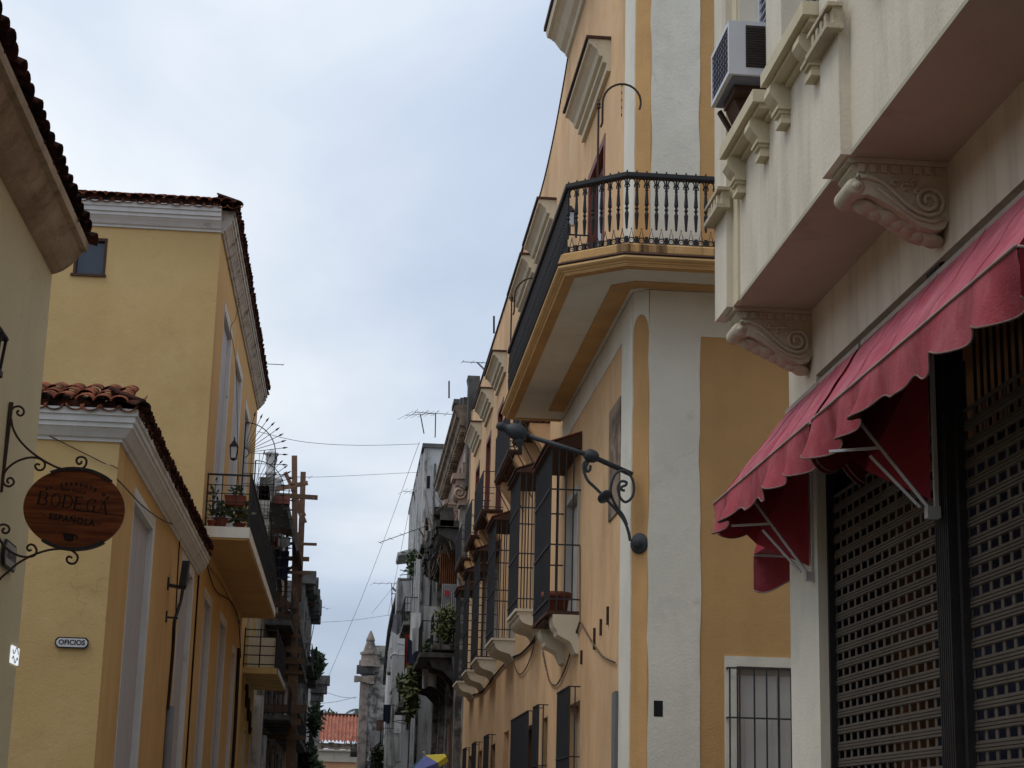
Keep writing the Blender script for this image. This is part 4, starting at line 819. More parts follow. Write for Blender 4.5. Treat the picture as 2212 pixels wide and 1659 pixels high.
# street signs
def plate(name, label, ctr, R, hw, hh, txt, m, size, ch_=.25):
    R = Vector(R).normalized(); U = Vector((0, 0, 1)); Nn = R.cross(U)      # faces -N side
    T = thing(name, label, 'street sign', ctr); ctr = Vector(ctr)
    def pl(k, o): 
        w_, h_ = hw*k, hh-(hw-hw*k); c = hh*ch_*2
        return [ctr+R*a+U*b_+Nn*o for a, b_ in ((-w_+c, -h_), (w_-c, -h_), (w_, -h_+c), (w_, h_-c), (w_-c, h_), (-w_+c, h_), (-w_, h_-c), (-w_, -h_+c))]
    obj('rim', B().prism(pl(1, 0), Nn*.018), 'navy' if m == 'enamel' else 'iron', T); obj('plate', B().prism(pl(.93, .018), Nn*.003), m, T)
    text('lettering', txt, size, 'navy', T, ctr+Nn*.0225, R, U, .002, 1.0, .0025)
    return T
plate('street_sign', 'white street sign reading OFICIOS on the yellow end wall', PY(155.5, 1388.5, 21.685), (1, 0, .0), .195, .064, 'OFICIOS', 'enamel', .082)
plate('street_sign', 'weathered street sign on the cream wall under the bodega sign', (-2.585, 13.55, 3.47), (0, 1, 0), .24, .10, 'OBRAPIA', 'enamel_old', .10)
WL = thing('wall_light', 'small bright white lit panel with black scrolls on the cream wall edge', 'lamp', (-2.59, 14.2, 2.8))
p0, p1 = PX(21, 1426, -2.56), PX(35, 1394, -2.56)
cy, zz0, zz1 = 14.33, p0.z, p1.z
obj('glass_panel', B().box(-2.605, -2.585, 14.06, 14.36, zz0, zz1), 'lit', WL)
obj('scrollwork', B().tube([(-2.584, 14.07+.035*k, zz1-.03-.03*sin(k)) for k in range(8)], .004, 4).tube([(-2.584, 14.07+.035*k, zz0+.03+.025*sin(k*1.3)) for k in range(8)], .004, 4), 'iron', WL)
WLn = thing('wall_lantern', 'black iron wall lantern cut by the left edge of the view', 'lantern', (-2.5, 12.9, 4.9))
lc = PX(-26, 760, -2.42); 
lb = B()
for sx_ in (-1, 1):
    for sy_ in (-1, 1): lb.bar((lc.x+sx_*.07, lc.y+sy_*.07, lc.z-.12), (lc.x+sx_*.09, lc.y+sy_*.09, lc.z+.12), .018)
lb.box(lc.x-.1, lc.x+.1, lc.y-.1, lc.y+.1, lc.z+.1, lc.z+.125); obj('lantern_frame', lb, 'iron', WLn); obj('lantern_roof', B().lathe((lc.x, lc.y, lc.z+.11), (0, 0, 1), [(0, .15), (.02, .14), (.09, .06), (.12, .02)], 4), 'iron', WLn)
obj('lantern_glass', B().box(lc.x-.06, lc.x+.06, lc.y-.06, lc.y+.06, lc.z-.1, lc.z+.1), 'glassdark', WLn); obj('lantern_base', B().box(lc.x-.09, lc.x+.09, lc.y-.09, lc.y+.09, lc.z-.15, lc.z-.11), 'iron', WLn); obj('lantern_arm', B().bar((-2.6, lc.y, lc.z-.2), (lc.x, lc.y, lc.z-.14), .025), 'iron', WLn)

# ================================================================== LOW YELLOW CORNER HOUSE
Y_ = thing('yellow_corner_house', 'low yellow corner house with white moulded cornice and red tiled eave', 'building', (-2.93, 21.7, 0))
FL = FX(-2.93, 1); FLE = FY(21.7, -1)
DO = [(23.5, 25.95, .1, 5.70), (30.5, 32.9, .1, 5.90), (35.7, 37.55, .1, 5.92), (40.2, 42.25, .1, 5.98), (45.1, 46.3, .1, 5.7)]
b = wall(FL, 21.7, 34.3, 0, 6.1, DO[:2], .09); obj('street_wall', b, 'yellow_street', Y_)
obj('end_wall', wall(FLE, -30, -2.93, 0, 6.1), 'yellow', Y_)
def doors(F, D, root):
    for (a0, a1, z0, z1) in D:
        d = obj('door', B().fbox(F, a0+.0, a1, z0, z1, -.12, -.085), 'greywood', root)
        obj('door_frame', B().fbox(F, a0, a0+.05, z0, z1-.05, -.085, .006).fbox(F, a1-.055, a1, z0, z1-.05, -.085, .006).fbox(F, a0, a1, z1-.06, z1, -.085, .008), 'trim', d)
        obj('architrave', B().fbox(F, a1, a1+.16, z0, z1+.12, -.02, .012).fbox(F, a0-.02, a1, z1, z1+.12, -.02, .012), 'trim', d)
        obj('door_leaf', B().fbox(F, (a0+a1)/2+.01, a1-.06, z0+.05, z1-.1, -.085, -.075), 'greywood', d); obj('door_leaf', B().fbox(F, a0+.06, (a0+a1)/2-.01, z0+.05, z1-.1, -.085, -.075), 'greywood', d)
doors(FL, DO[:2], Y_)
lp_ = [(-.03, 6.04), (.03, 6.04), (.035, 6.075), (.07, 6.09), (.10, 6.13), (.15, 6.19), (.165, 6.195), (.165, 6.25), (.19, 6.255), (.19, 6.33), (.215, 6.335), (.215, 6.42), (-.03, 6.42)]
obj('cornice', B().cornice([(-12, 21.7), (-2.93, 21.7), (-2.93, 33.85)], lp_, 1), 'trim', Y_)
hip = Vector((-6, 25, 7.7))
obj('roof_slab', B().poly([(-12, 21.5, 6.43), (-2.72, 21.5, 6.43), hip, (-12, 25, 7.7)]).poly([(-2.72, 21.5, 6.43), (-2.72, 33.88, 6.43), (-6, 33.88, 7.7), hip]), 'tile_dark', Y_)
obj('mortar_bed', B().box(-12, -2.78, 21.56, 21.85, 6.42, 6.52).box(-3.0, -2.76, 21.56, 33.85, 6.42, 6.52), 'tile_dark', Y_)
tile_eave(Y_, (-5.6, 21.44, 6.44), (1, 0, 0), (0, -1, 0), 13, .222, radians(19), 3, TILE)
tile_eave(Y_, (-2.68, 21.6, 6.44), (0, 1, 0), (1, 0, 0), 56, .218, radians(21), 1, TILED)
for k in range(3): inst('ridge_tile', TILED[0], Y_, Matrix.Translation((-2.95-.28*k, 21.72+.28*k, 6.56+.11*k)) @ Matrix.Rotation(radians(-45), 4, 'Z') @ Matrix.Rotation(radians(16), 4, 'Y'))

# ================================================================== TALL YELLOW TOWN HOUSE
T_ = thing('yellow_town_house', 'tall yellow town house with white eave cornice and long street balcony', 'building', (-2.93, 33.9, 0))
FT = FX(-2.93, 1); FTE = FY(33.9, -1)
UD = [(35.95, 38.3, 7.1, 11.93), (40.05, 42.4, 7.1, 11.98), (44.3, 46.4, 7.1, 11.8)]
b = wall(FT, 33.9, 49.6, 0, 12.95, [d for d in DO[2:]]+UD, .09); b.poly([FT(49.6, 0, 0), (-12, 49.6, 0), (-12, 49.6, 12.95), FT(49.6, 12.95, 0)]); obj('street_wall', b, 'yellow_street', T_)
obj('end_wall', wall(FTE, -30, -2.93, 5.8, 12.95, [(-5.74, -5.12, 11.86, 12.62)], .12), 'yellow', T_)
sw_ = obj('attic_window', B().fbox(FTE, -5.74, -5.12, 11.86, 12.62, -.12, -.08), 'glassdark', T_)
obj('window_frame', B().fbox(FTE, -5.74, -5.69, 11.86, 12.62, -.08, .01).fbox(FTE, -5.17, -5.12, 11.86, 12.62, -.08, .01).fbox(FTE, -5.69, -5.17, 12.56, 12.62, -.08, .01).fbox(FTE, -5.78, -5.10, 11.82, 11.87, -.05, .04), 'darkwood', sw_)
doors(FT, DO[2:]+UD, T_)
tp = [(-.03, 12.86), (.04, 12.86), (.045, 12.9), (.08, 12.92), (.12, 12.98), (.18, 13.05), (.195, 13.06), (.195, 13.12), (.23, 13.13), (.23, 13.22), (.26, 13.225), (.26, 13.33), (-.03, 13.33)]
M['trim_ruin'] = mat('peeling_white_cornice', (.52, .50, .46), .1, 1.5, bump=.5, streak=.5, scol=(.1, .09, .07), sscale=3, lo=.48, hi=.66, patch=[((.07, .065, .06), 2.5, .56, .68, .85), ((.33, .2, .1), 3, .62, .72, .6)], zscale=1)
obj('end_cornice', B().cornice([(-12, 33.9), (-2.93, 33.9)], tp, 1), 'trim', T_)
obj('street_cornice', B().cornice([(-2.93, 33.9), (-2.93, 49.6)], tp, 1), 'trim_ruin', T_)
h2 = Vector((-6.5, 38, 14.9))
obj('roof_slab', B().poly([(-12, 33.66, 13.35), (-2.68, 33.66, 13.35), h2, (-12, 38, 14.9)]).poly([(-2.68, 33.66, 13.34), (-2.68, 49.6, 13.34), (-6.5, 49.6, 14.6), h2]), 'tile_dark', T_)
obj('mortar_bed', B().box(-12, -2.74, 33.7, 33.95, 13.33, 13.46).box(-2.95, -2.72, 33.7, 49.5, 13.33, 13.43), 'tile_dark', T_)
tile_eave(T_, (-6.2, 33.58, 13.35), (1, 0, 0), (0, -1, 0), 16, .225, radians(17), 4, TILE)
tile_eave(T_, (-2.62, 33.7, 13.35), (0, 1, 0), (1, 0, 0), 70, .227, radians(20), 1, TILED)
for k in range(3): inst('ridge_tile', TILED[0], T_, Matrix.Translation((-2.9-.3*k, 33.9+.3*k, 13.5+.11*k)) @ Matrix.Rotation(radians(-45), 4, 'Z') @ Matrix.Rotation(radians(16), 4, 'Y'))
# long balcony
sl = obj('balcony', B().fbox(FT, 34.5, 48.4, 6.88, 7.09, -.02, .88), 'white', T_)
obj('soffit', B().fbox(FT, 34.53, 48.37, 6.84, 6.879, 0, .85), 'yellow_street', sl)
rl = B(); zt, zb = 8.12, 7.16
for zz, rr in ((zt, .035), (zt-.22, .02), (zb, .02)): rl.bar(FT(34.55, zz, .85), FT(48.3, zz, .85), rr)
for k in range(125): rl.bar(FT(34.55+k*.11, 7.09, .85), FT(34.55+k*.11, zt, .85), .016)
obj('street_railing', rl, 'iron', sl, kind='stuff')
re = B()
for zz in (zt,): re.bar(FT(34.55, zz, 0), FT(34.55, zz, .85), .035)
for k in range(1, 6): re.bar(FT(34.55, 7.09+k*.165, 0), FT(34.55, 7.09+k*.165, .85), .016)
for d in (.02, .3, .58, .85): re.bar(FT(34.55, 7.09, d), FT(34.55, zt, d), .026 if d in (.02, .85) else .018)
obj('end_railing', re, 'iron', sl)
obj('railing_post', B().bar(FT(34.55, 7.09, .85), FT(34.55, 8.16, .85), .04), 'iron', sl)
# fan-shaped iron screens that close the balcony
def fan(a, d0, R, hub, z0, label, lantern=False):
    S = thing('iron_fan_screen', label, 'iron screen', FT(a, z0, d0), 'spiked fan screens on the balconies')
    P = lambda d, z: FT(a, z, d)
    obj('post', B().bar(P(d0, z0), P(d0, hub+R), .035).bar(P(0, hub-.9), P(d0, hub-.9), .02), 'iron', S)
    obj('arch', B().tube([P(d0+R*sin(k*pi/24), hub+R*cos(k*pi/24)) for k in range(13)]+[P(d0+R, hub-.3), P(d0+R, z0)], .013, 5), 'iron', S)
    n = 9
    for k in range(n):
        t = radians(12+78*k/(n-1)); L = R*1.26; p, q = P(d0, hub), P(d0+L*sin(t), hub+L*cos(t)); ax = (q-p).normalized()
        obj('spear', B().bar(p+ax*.12, q, .013).lathe(q, ax, [(-.03, .006), (.02, .026), (.05, .02), (.12, .002)], 5), 'iron', S)
    k = 1
    while hub-k*.26 > z0+.05:
        z = hub-k*.26; q = P(d0+R*1.26, z); g = B().bar(P(d0, z), q, .014)
        g.lathe(q, FT(0, 0, 1)-FT(0, 0, 0), [(-.03, .006), (.02, .026), (.05, .02), (.12, .002)], 5); obj('spear', g, 'iron', S); k += 1
    vb = B()
    for j in (1, 2, 3): vb.bar(P(d0+R*j/4, z0), P(d0+R*j/4, hub), .012)
    obj('upright', vb, 'iron', S, kind='stuff')
    obj('hub', B().tube([P(d0+.12*sin(k*pi/10), hub+.12*cos(k*pi/10)) for k in range(11)], .01, 4), 'iron', S)
fan(44.0, .06, .78, 10.48, 7.1, 'spiked iron fan screen dividing the long yellow balcony, nearer of two')
fan(47.8, .14, .80, 10.25, 7.1, 'spiked iron fan screen at the far end of the yellow balcony')
LT = thing('hanging_lantern', 'small dark glazed lantern hung inside the nearer fan screen', 'lantern', FT(43.9, 10.0, .25))
lc = PX(505, 975, -2.72); lb = B()
for sx_ in (-1, 1):
    for sy_ in (-1, 1): lb.bar((lc.x+sx_*.06, lc.y+sy_*.06, lc.z-.17), (lc.x+sx_*.085, lc.y+sy_*.085, lc.z+.12), .016)
lb.lathe((lc.x, lc.y, lc.z+.11), (0, 0, 1), [(0, .13), (.08, .07), (.14, .02), (.2, .02)], 4).lathe((lc.x, lc.y, lc.z-.2), (0, 0, 1), [(0, .05), (.04, .08)], 4); obj('lantern_frame', lb, 'iron', LT); obj('lantern_glass', B().box(lc.x-.05, lc.x+.05, lc.y-.05, lc.y+.05, lc.z-.15, lc.z+.1), 'enamel', LT)
def potplant(label, p, r, h, leafm, rad, n, size, name='potted_plant', zoff=.0):
    PT_ = thing(name, label, 'potted plant', p); p = Vector(p)
    obj('pot', B().lathe(p, (0, 0, 1), [(0, r*.7), (h*.8, r), (h*.8, r*1.12), (h, r*1.12), (h, r*.9)], 12), 'terracotta', PT_)
    obj('foliage', B().leaves(p+Vector((0, 0, h+rad[2]*.7+zoff)), rad, n, size, -.3), leafm, PT_, kind='stuff'); st = B()
    for k in range(5): st.tube([p+Vector((0, 0, h)), p+Vector((random.uniform(-1, 1)*rad[0]*.6, random.uniform(-1, 1)*rad[1]*.6, h+rad[2]*1.2+zoff))], .006, 4)
    obj('stem', st, 'leaf_dark', PT_, kind='stuff')
potplant('leafy green plant in a terracotta pot at the near end of the yellow balcony', FT(34.95, 7.09, .28), .13, .24, 'leaf', (.24, .24, .2), 150, .12)
potplant('spiky green plant in a terracotta pot beside the balcony rail', FT(35.3, 7.09, .62), .11, .2, 'leaf_yellow', (.16, .16, .22), 90, .2)
PB = thing('planter_box', 'dark red planter box hooked high on the yellow balcony rail', 'planter', FT(34.9, 7.6, .55))
obj('box', B().prism([FT(34.62, 7.55, .38), FT(34.62, 7.55, .72), FT(34.62, 7.74, .76), FT(34.62, 7.74, .34)], (0, .25, 0)), 'terracotta', PB); obj('foliage', B().leaves(FT(34.75, 7.82, .58), (.1, .18, .1), 40, .12), 'leaf', PB, kind='stuff')
potplant('thin climbing plant in a pot at the wall end of the yellow balcony', FT(34.8, 7.09, .12), .08, .16, 'leaf', (.09, .09, .3), 26, .1, zoff=.3)
# floodlight, conduit and cables on the low house
FLD = thing('floodlight', 'black box floodlight on an iron bracket on the yellow street wall', 'floodlight', (-2.93, 29.2, 5.2))
pc_ = PX(396, 1240, -2.72)
obj('housing', B().prism([pc_+Vector(q) for q in ((-.05, -.12, -.2), (.06, -.12, -.2), (.09, -.12, .2), (-.02, -.12, .2))], (0, .24, 0)), 'floodlight', FLD)
obj('mount', B().bar((-2.93, pc_.y-.3, pc_.z-.22), (pc_.x+.03, pc_.y+.05, pc_.z-.22), .05).bar((-2.92, pc_.y-.3, pc_.z-.3), (-2.92, pc_.y-.3, pc_.z-.1), .06, .03), 'iron', FLD); obj('mount', B().bar((-2.93, pc_.y-.2, pc_.z-.72), (-2.75, pc_.y-.1, pc_.z-.72), .03).bar((-2.92, pc_.y-.2, pc_.z-.8), (-2.92, pc_.y-.2, pc_.z-.62), .05, .03), 'iron', FLD)
Z3 = lambda x, y, X=-2.9: PX(x/1.659/1.736, (1880+y/1.659)/1.736, X)
cab('wall_cable', [Z3(*p) for p in ((1132, 150), (1118, 250), (1108, 400), (1098, 600), (1095, 700))], .012, 'cable', 'black cable dropping from the cornice behind the floodlight')
cab('wall_cable', [Z3(*p) for p in ((1140, 525), (1125, 620), (1100, 705), (1085, 760), (1078, 900), (1062, 1100), (1045, 1290))], .028, 'cable', 'thick black cable from floodlight down to grey conduit')
single('conduit_pipe', B().tube([(-2.87, Z3(1048, 1290).y, 3.35), (-2.87, Z3(1048, 1290).y, .1)], .07, 10), 'pipe', 'grey plastic conduit pipe rising along the yellow street wall', 'pipe', smooth=True)
Z2 = lambda x, y: PY(x/1.659/1.736, (900+y/1.659)/1.736, 21.66)
cab('wall_cable', [Z2(*p) for p in ((225, 1175), (310, 1220), (400, 1265), (480, 1305), (560, 1345), (640, 1385), (700, 1405), (735, 1425))], .007, 'cable_worn', 'thin wire slung across the yellow end wall below the cornice')
cab('wall_cable', [PX(253, 1035, -2.9)]+[PX(u, v, -2.88) for u, v in ((275, 1058), (300, 1085), (330, 1110), (360, 1128), (392, 1138), (420, 1165), (450, 1220), (478, 1260), (505, 1315), (520, 1350))], .010, 'cable_worn', 'thin wire following the yellow street wall under the eave')
cab('wall_cable', [PX(u, v, -2.88) for u, v in ((440, 1190), (455, 1250), (470, 1280), (500, 1300), (515, 1340), (520, 1420))], .014, 'cable', 'dark cables bunched under the long yellow balcony')
cab('wall_cable', [PX(u, v, -2.85) for u, v in ((515, 1060+0), (510, 800), (498, 715), (508, 690), (515, 660), (520, 640))], .007, 'cable', 'thin black wire running down the tall yellow facade')
cab('wall_cable', [PX(u, v, -2.86) for u, v in ((516, 1400), (512, 1480), (508, 1560), (502, 1659))], .05, 'cable', 'bundle of dark cables at the end of the yellow facade')

# ================================================================== THE STREET BEYOND
def jag(F, a0, a1, z0, z1, d0, d1, n=10, k=.12):       # a crumbling block: ragged lower and upper edges
    b = B()
    for j in range(n):
        p, q = a0+(a1-a0)*j/n, a0+(a1-a0)*(j+1)/n
        b.fbox(F, p, q, z0+random.uniform(-k, k), z1+random.uniform(-k, k)*.6, d0, d1+random.uniform(-k, k)*.6)
    return b
def awin(F, a0, a1, z0, z1, root, m='darkwood', fm='trim'):
    wd = obj('window', B().fbox(F, a0, a1, z0, z1, .0, .03), m, root)
    obj('frame', B().fbox(F, a0-.12, a0, z0, z1+.12, 0, .07).fbox(F, a1, a1+.12, z0, z1+.12, 0, .07).fbox(F, a0, a1, z1, z1+.12, 0, .07), fm, wd)
    for k in range(2): obj('shutter_leaf', B().fbox(F, a0+.05+k*(a1-a0)/2, a0-.05+(k+1)*(a1-a0)/2, z0+.05, z1-.05, .03, .06), m, wd)
    return wd
def rbalc(F, a0, a1, z, d, root, m, solid=False, t=.16):
    s = obj('balcony', jag(F, a0, a1, z-t, z, 0, d, max(4, int((a1-a0)/.8)), .03), m, root)
    if solid:
        obj('parapet', B().fbox(F, a0, a1, z, z+1.05, d-.1, d).fbox(F, a0, a0+.1, z, z+1.05, 0, d-.1).fbox(F, a1-.1, a1, z, z+1.05, 0, d-.1), m, s)
    else:
        r = B(); n = int((a1-a0)/.14)
        for k in range(n+1): r.bar(F(a0+(a1-a0)*k/n, z, d-.05), F(a0+(a1-a0)*k/n, z+.95, d-.05), .02)
        for zz in (z+.08, z+.95): r.bar(F(a0, zz, d-.05), F(a1, zz, d-.05), .035); r.bar(F(a0, zz, 0), F(a0, zz, d-.05), .03); r.bar(F(a1, zz, 0), F(a1, zz, d-.05), .03)
        for a in (a0, a1):
            for k in (1, 2, 3): r.bar(F(a, z, d*k/4), F(a, z+.95, d*k/4), .02)
        obj('railing', r, 'iron', s, kind='stuff')
    return s
# ---- grey decayed building next to the orange one
Gd = thing('grey_decayed_building', 'crumbling soot-grey building beyond the orange one with ruined cornice and balconies', 'building', (3.4, 53.3, 0))
FG = FX(3.4, -1)
b = wall(FG, 53.12, 72, 0, 11.3); obj('upper_facade', jag(FG, 53.12, 72, 11.2, 14.0, -.2, .02, 12, .02), 'pink_ruin', Gd); b.poly([FG(53.12, 0, 0), (10, 53.12, 0), (10, 53.12, 14), FG(53.12, 14.0, 0)]); obj('facade_wall', b, 'grey_ruin', Gd)
obj('firewall', B().prism([(3.28, 53.3, 11.6), (4.6, 53.3, 11.6), (4.6, 53.3, 14.5), (4.1, 53.3, 14.62), (3.95, 53.3, 14.85), (3.62, 53.3, 14.9), (3.62, 53.3, 15.1), (3.24, 53.3, 15.1), (3.28, 53.3, 14.9)], (0, .7, 0)), 'black_ruin', Gd)
obj('broken_chimney', B().box(3.05, 3.45, 56.6, 57.6, 14.2, 14.95).box(3.0, 3.5, 56.5, 57.7, 14.95, 15.1), 'black_ruin', Gd); obj('broken_wall', jag(FG, 58, 66, 14.3, 14.9, -.6, -.2, 12, .25), 'black_ruin', Gd, kind='stuff')
obj('parapet_post', B().box(3.18, 3.5, 55.0, 55.8, 14.0, 14.65).box(3.12, 3.56, 54.95, 55.85, 14.65, 14.78), 'black_ruin', Gd)
cpz = [(0, 13.5), (.08, 13.5), (.1, 13.62), (.3, 13.7), (.34, 13.9), (.44, 13.95), (.46, 14.1), (.52, 14.14), (.5, 14.3), (0, 14.34)]
obj('cornice', B().cornice([(3.4, 67), (3.4, 54.0)], cpz, 1), 'brown_ruin', Gd)
for k in range(31): obj('cornice_block', B().fbox(FG, 54.2+k*.4, 54.4+k*.4, 13.5, 13.66, .1, .28), 'brown_ruin', Gd)
obj('parapet', jag(FG, 54, 69, 14.3, 14.62, .1, .3, 22, .12), 'black_ruin', Gd, kind='stuff')
for a in (54.0, 58.6, 63.2, 67.8):
    p = obj('pilaster', B().fbox(FG, a, a+.75, 0, 11.2, 0, .2), 'grey_ruin', Gd)
    obj('capital', B().fbox(FG, a-.12, a+.87, 11.95, 12.12, 0, .5).fbox(FG, a-.06, a+.81, 11.75, 11.95, 0, .38).fbox(FG, a-.02, a+.77, 11.15, 11.75, 0, .28), 'pink_ruin', p)
    vo = B()
    for dd in (.30,): vo.tube([FG(a-.05, 11.52+q[1], dd+q[0]-.04) for q in spiral((0, 0), .22, .03, pi/2, pi/2+3.6*pi, 30)], .035, 6)
    vo.lathe(FG(a-.04, 11.52, .26), (0, 1, 0), [(0, .20), (.8, .20)], 14); obj('volute', vo, 'pink_ruin', p, True)
obj('eave_band', jag(FG, 55, 68, 12.2, 12.7, 0, .14, 16, .1), 'brown_ruin', Gd, kind='stuff')
# ruined upper gallery: a sagging soot-black slab on rows of brackets
rg = obj('ruined_gallery', jag(FG, 56.0, 66.5, 10.75, 11.05, 0, .86, 18, .12), 'black_ruin', Gd)
for k in range(24): obj('bracket', B().fprism(FG, [(0, 10.1), (.12, 10.1), (.3, 10.35), (.72, 10.55), (.78, 10.75), (0, 10.75)], 56.1+k*.43, 56.3+k*.43), 'black_ruin', rg)
obj('rubble', jag(FG, 56, 66, 11.0, 11.35, .3, .8, 26, .28), 'black_ruin', rg, kind='stuff')
hr = B()
for k in range(60):
    a = random.uniform(56, 66); hr.tube([FG(a, 10.8, random.uniform(.2, .85)), FG(a+random.uniform(-.2, .2), 10.8-random.uniform(.2, 1.1), random.uniform(.1, .8))], .025, 4, .008)
for k in range(40):
    a = random.uniform(55.5, 67); hr.tube([FG(a, 11.2, random.uniform(.5, .9)), FG(a+random.uniform(-.6, .6), 11.2+random.uniform(.2, 1.0), random.uniform(.3, 1.2))], .02, 4, .006)
obj('hanging_debris', hr, 'brown_ruin', rg, kind='stuff')
obj('gallery_plate', B().fbox(FG, 64.5, 67.5, 11.38, 11.5, 0, 1.0).fbox(FG, 65, 67, 10.75, 11.38, 0, .75), 'black_ruin', Gd)
def corrugated(o, R, U, wd_, ht, name, m, root, n=9, amp=.035):
    R = Vector(R); U = Vector(U); Nn = R.cross(U)
    return obj(name, B().grid(lambda u, v: Vector(o)+R*(wd_*u)+U*(ht*v)+Nn*(amp*sin(u*n*2*pi)), n*6, 1), m, root, True)
corrugated((2.78, 57.4, 9.1), (1, 0, 0), (0, 0, 1), .62, 1.05, 'corrugated_sheet', 'zinc_rust', Gd); zs = corrugated((2.86, 57.2, 8.1), (1, 0, 0), (0, 0, 1), .56, 1.02, 'corrugated_sheet', 'zinc', Gd)
obj('paint_splash', B().poly([Vector((3.02+.11*cos(t*pi/6)*(1 if t % 2 else .6), 57.15, 8.82+.12*sin(t*pi/6)*(1 if t % 2 else .65))) for t in range(12)]), 'red_paint', zs)
lb_ = rbalc(FG, 55.3, 68.0, 6.75, 1.25, Gd, 'black_ruin')
for k in range(7): obj('bracket', B().fprism(FG, [(0, 5.6), (.1, 5.6), (.2, 5.9), (.5, 6.2), (.85, 6.3), (.95, 6.58), (0, 6.58)], 55.5+k*1.9, 55.8+k*1.9), 'black_ruin', lb_)
ub_ = rbalc(FG, 55.5, 62, 7.0, .9, Gd, 'grey_ruin')
for a in (56, 60.6, 65.2, 69.5): awin(FG, a, a+1.2, 7.05, 9.6, Gd, 'darkwood', 'grey_ruin'); awin(FG, a, a+1.3, .2, 4.3, Gd, 'greywood' if a == 60.6 else 'darkwood', 'grey_ruin')
for k in range(9): obj('wall_board', B().fbox(FG, 55.2+k*.55, 55.6+k*.55, .2, 4.9-.1*(k % 3), .0, .1+.05*(k % 2)), 'plank' if k % 3 == 0 else 'brown_ruin', Gd)
obj('drainpipe', B().tube([FG(54.95, .2, .14), FG(54.95, 6.0, .14), FG(55.3, 6.6, .2)], .07, 8), 'iron_grey', Gd, True)
# ---- washing and plants on its balconies
def cloth(label, p, wd_, ht, m, dirv=(0, 1, 0), name='hanging_cloth'):
    p = Vector(p); R = Vector(dirv).normalized(); n_ = R.cross(Vector((0, 0, 1))); s = random.uniform(0, 6)
    return single(name, B().grid(lambda u, v: p+R*(wd_*(u-.5)*(1-.08*v*sin(u*5+s)))-Vector((0, 0, ht*v*(1+.08*sin(u*7+s))))+n_*(.05*sin(u*9+s)*v+.02), 14, 8), m, label, 'washing', 'washing on the grey balcony', True)
cloth('white sheet drying on the grey balcony rail', (2.55, 57.0, 8.35), .55, 1.1, 'cloth_white', (1, .2, 0))
cloth('pale shirt drying at the outer corner of the grey balcony', (2.12, 58.5, 8.3), .4, .95, 'cloth_white', (1, -.4, 0))
cloth('dark grey cloth drying between two pale sheets', (2.35, 57.6, 8.45), .28, .9, 'cloth_grey', (1, 0, 0))
cloth('long white cloth drying below the pale shirt', (2.22, 58.0, 7.75), .5, .8, 'cloth_white', (1, .1, 0))
cloth('long rust-red cloth drying outermost on the grey balcony', (2.0, 62.5, 8.0), .26, 1.25, 'cloth_red', (1, .3, 0))
cloth('short rust-red cloth drying beside the long one', (2.15, 61.5, 8.0), .3, .95, 'cloth_red', (1, 0, 0))
cloth('navy cloth drying under the white sheets', (2.2, 59.6, 7.6), .6, .9, 'cloth_navy', (1, 0, 0))
cloth('navy cloth hanging far along the street over a box balcony', (1.72, 79, 6.6), .35, .8, 'cloth_navy', (1, .4, 0))
def plant(label, p, rad, n, size, m, cat='plant', droop=0, name='balcony_plant'):
    P_ = thing(name, label, cat, p); f = obj('foliage', B().leaves(p, rad, n, size, droop), m, P_, kind='stuff'); st = B()
    for k in range(5): st.tube([Vector(p)-Vector((0, 0, rad[2])), Vector(p)+Vector((random.uniform(-1, 1)*rad[0]*.7, random.uniform(-1, 1)*rad[1]*.7, random.uniform(-.2, .8)*rad[2]))], size*.06, 4)
    obj('stem', st, 'leaf_dark', P_, kind='stuff')
plant('bushy green plant with yellow tips on the grey balcony beside the orange facade', (2.95, 55.6, 7.6), (.38, .5, .62), 420, .2, 'leaf_yellow')
plant('low green plant hanging below the washing', (2.6, 57, 6.9), (.3, .5, .3), 160, .2, 'leaf')
plant('yellowish trailing plant hanging from the lower grey balcony', (2.1, 60.5, 5.9), (.25, .5, .9), 330, .24, 'leaf_yellow', droop=.6)
plant('small green plant sprouting from a ledge of the white building', (2.3, 69.8, 11.75), (.22, .3, .3), 90, .2, 'leaf')
plant('dark weeds growing on the outer edge of the white building', (2.5, 74, 11.9), (.3, .4, .35), 110, .22, 'leaf')

# ---- stained white apartment building
Wd = thing('white_apartment_building', 'tall stained white apartment building with concrete box balconies', 'building', (3.3, 72, 0))
FWB = FX(2.6, -1)
b = wall(FWB, 70.0, 86, 0, 16.3); b.poly([FWB(70, 0, 0), (10, 70, 0), (10, 70, 16.3), FWB(70, 16.3, 0)]).poly([FWB(86, 0, 0), (10, 86, 0), (10, 86, 16.3), FWB(86, 16.3, 0)]); obj('facade_wall', b, 'white_ruin', Wd)
obj('roof_edge', B().fbox(FWB, 69.9, 86.1, 16.25, 16.42, -6, .08), 'black_ruin', Wd)
for k in range(6): obj('wall_rib', B().fbox(FWB, 71+k*2.4, 71.5+k*2.4, 0, 16.2, 0, .1), 'white_ruin', Wd)
for k, (xa_, za_) in enumerate(((2.75, 14.6), (2.75, 12.9), (2.9, 11.2), (2.75, 9.2))): obj('end_window', B().box(xa_, xa_+.12, 69.97, 70.02, za_, za_+.5), 'hole_shade', Wd)
obj('drainpipe', B().tube([(2.68, 69.9, .3), (2.68, 69.9, 16.2)], .05, 6), 'grey_ruin', Wd, True); obj('pipe_run', B().tube([(3.05, 69.9, 9), (3.05, 69.9, 15.6)], .04, 6), 'black_ruin', Wd, True)
cnp = obj('canopy', B().fprism(FWB, [(0, 13.0), (.7, 12.9), (.74, 13.02), (0, 13.25)], 77, 80), 'white_ruin', Wd)
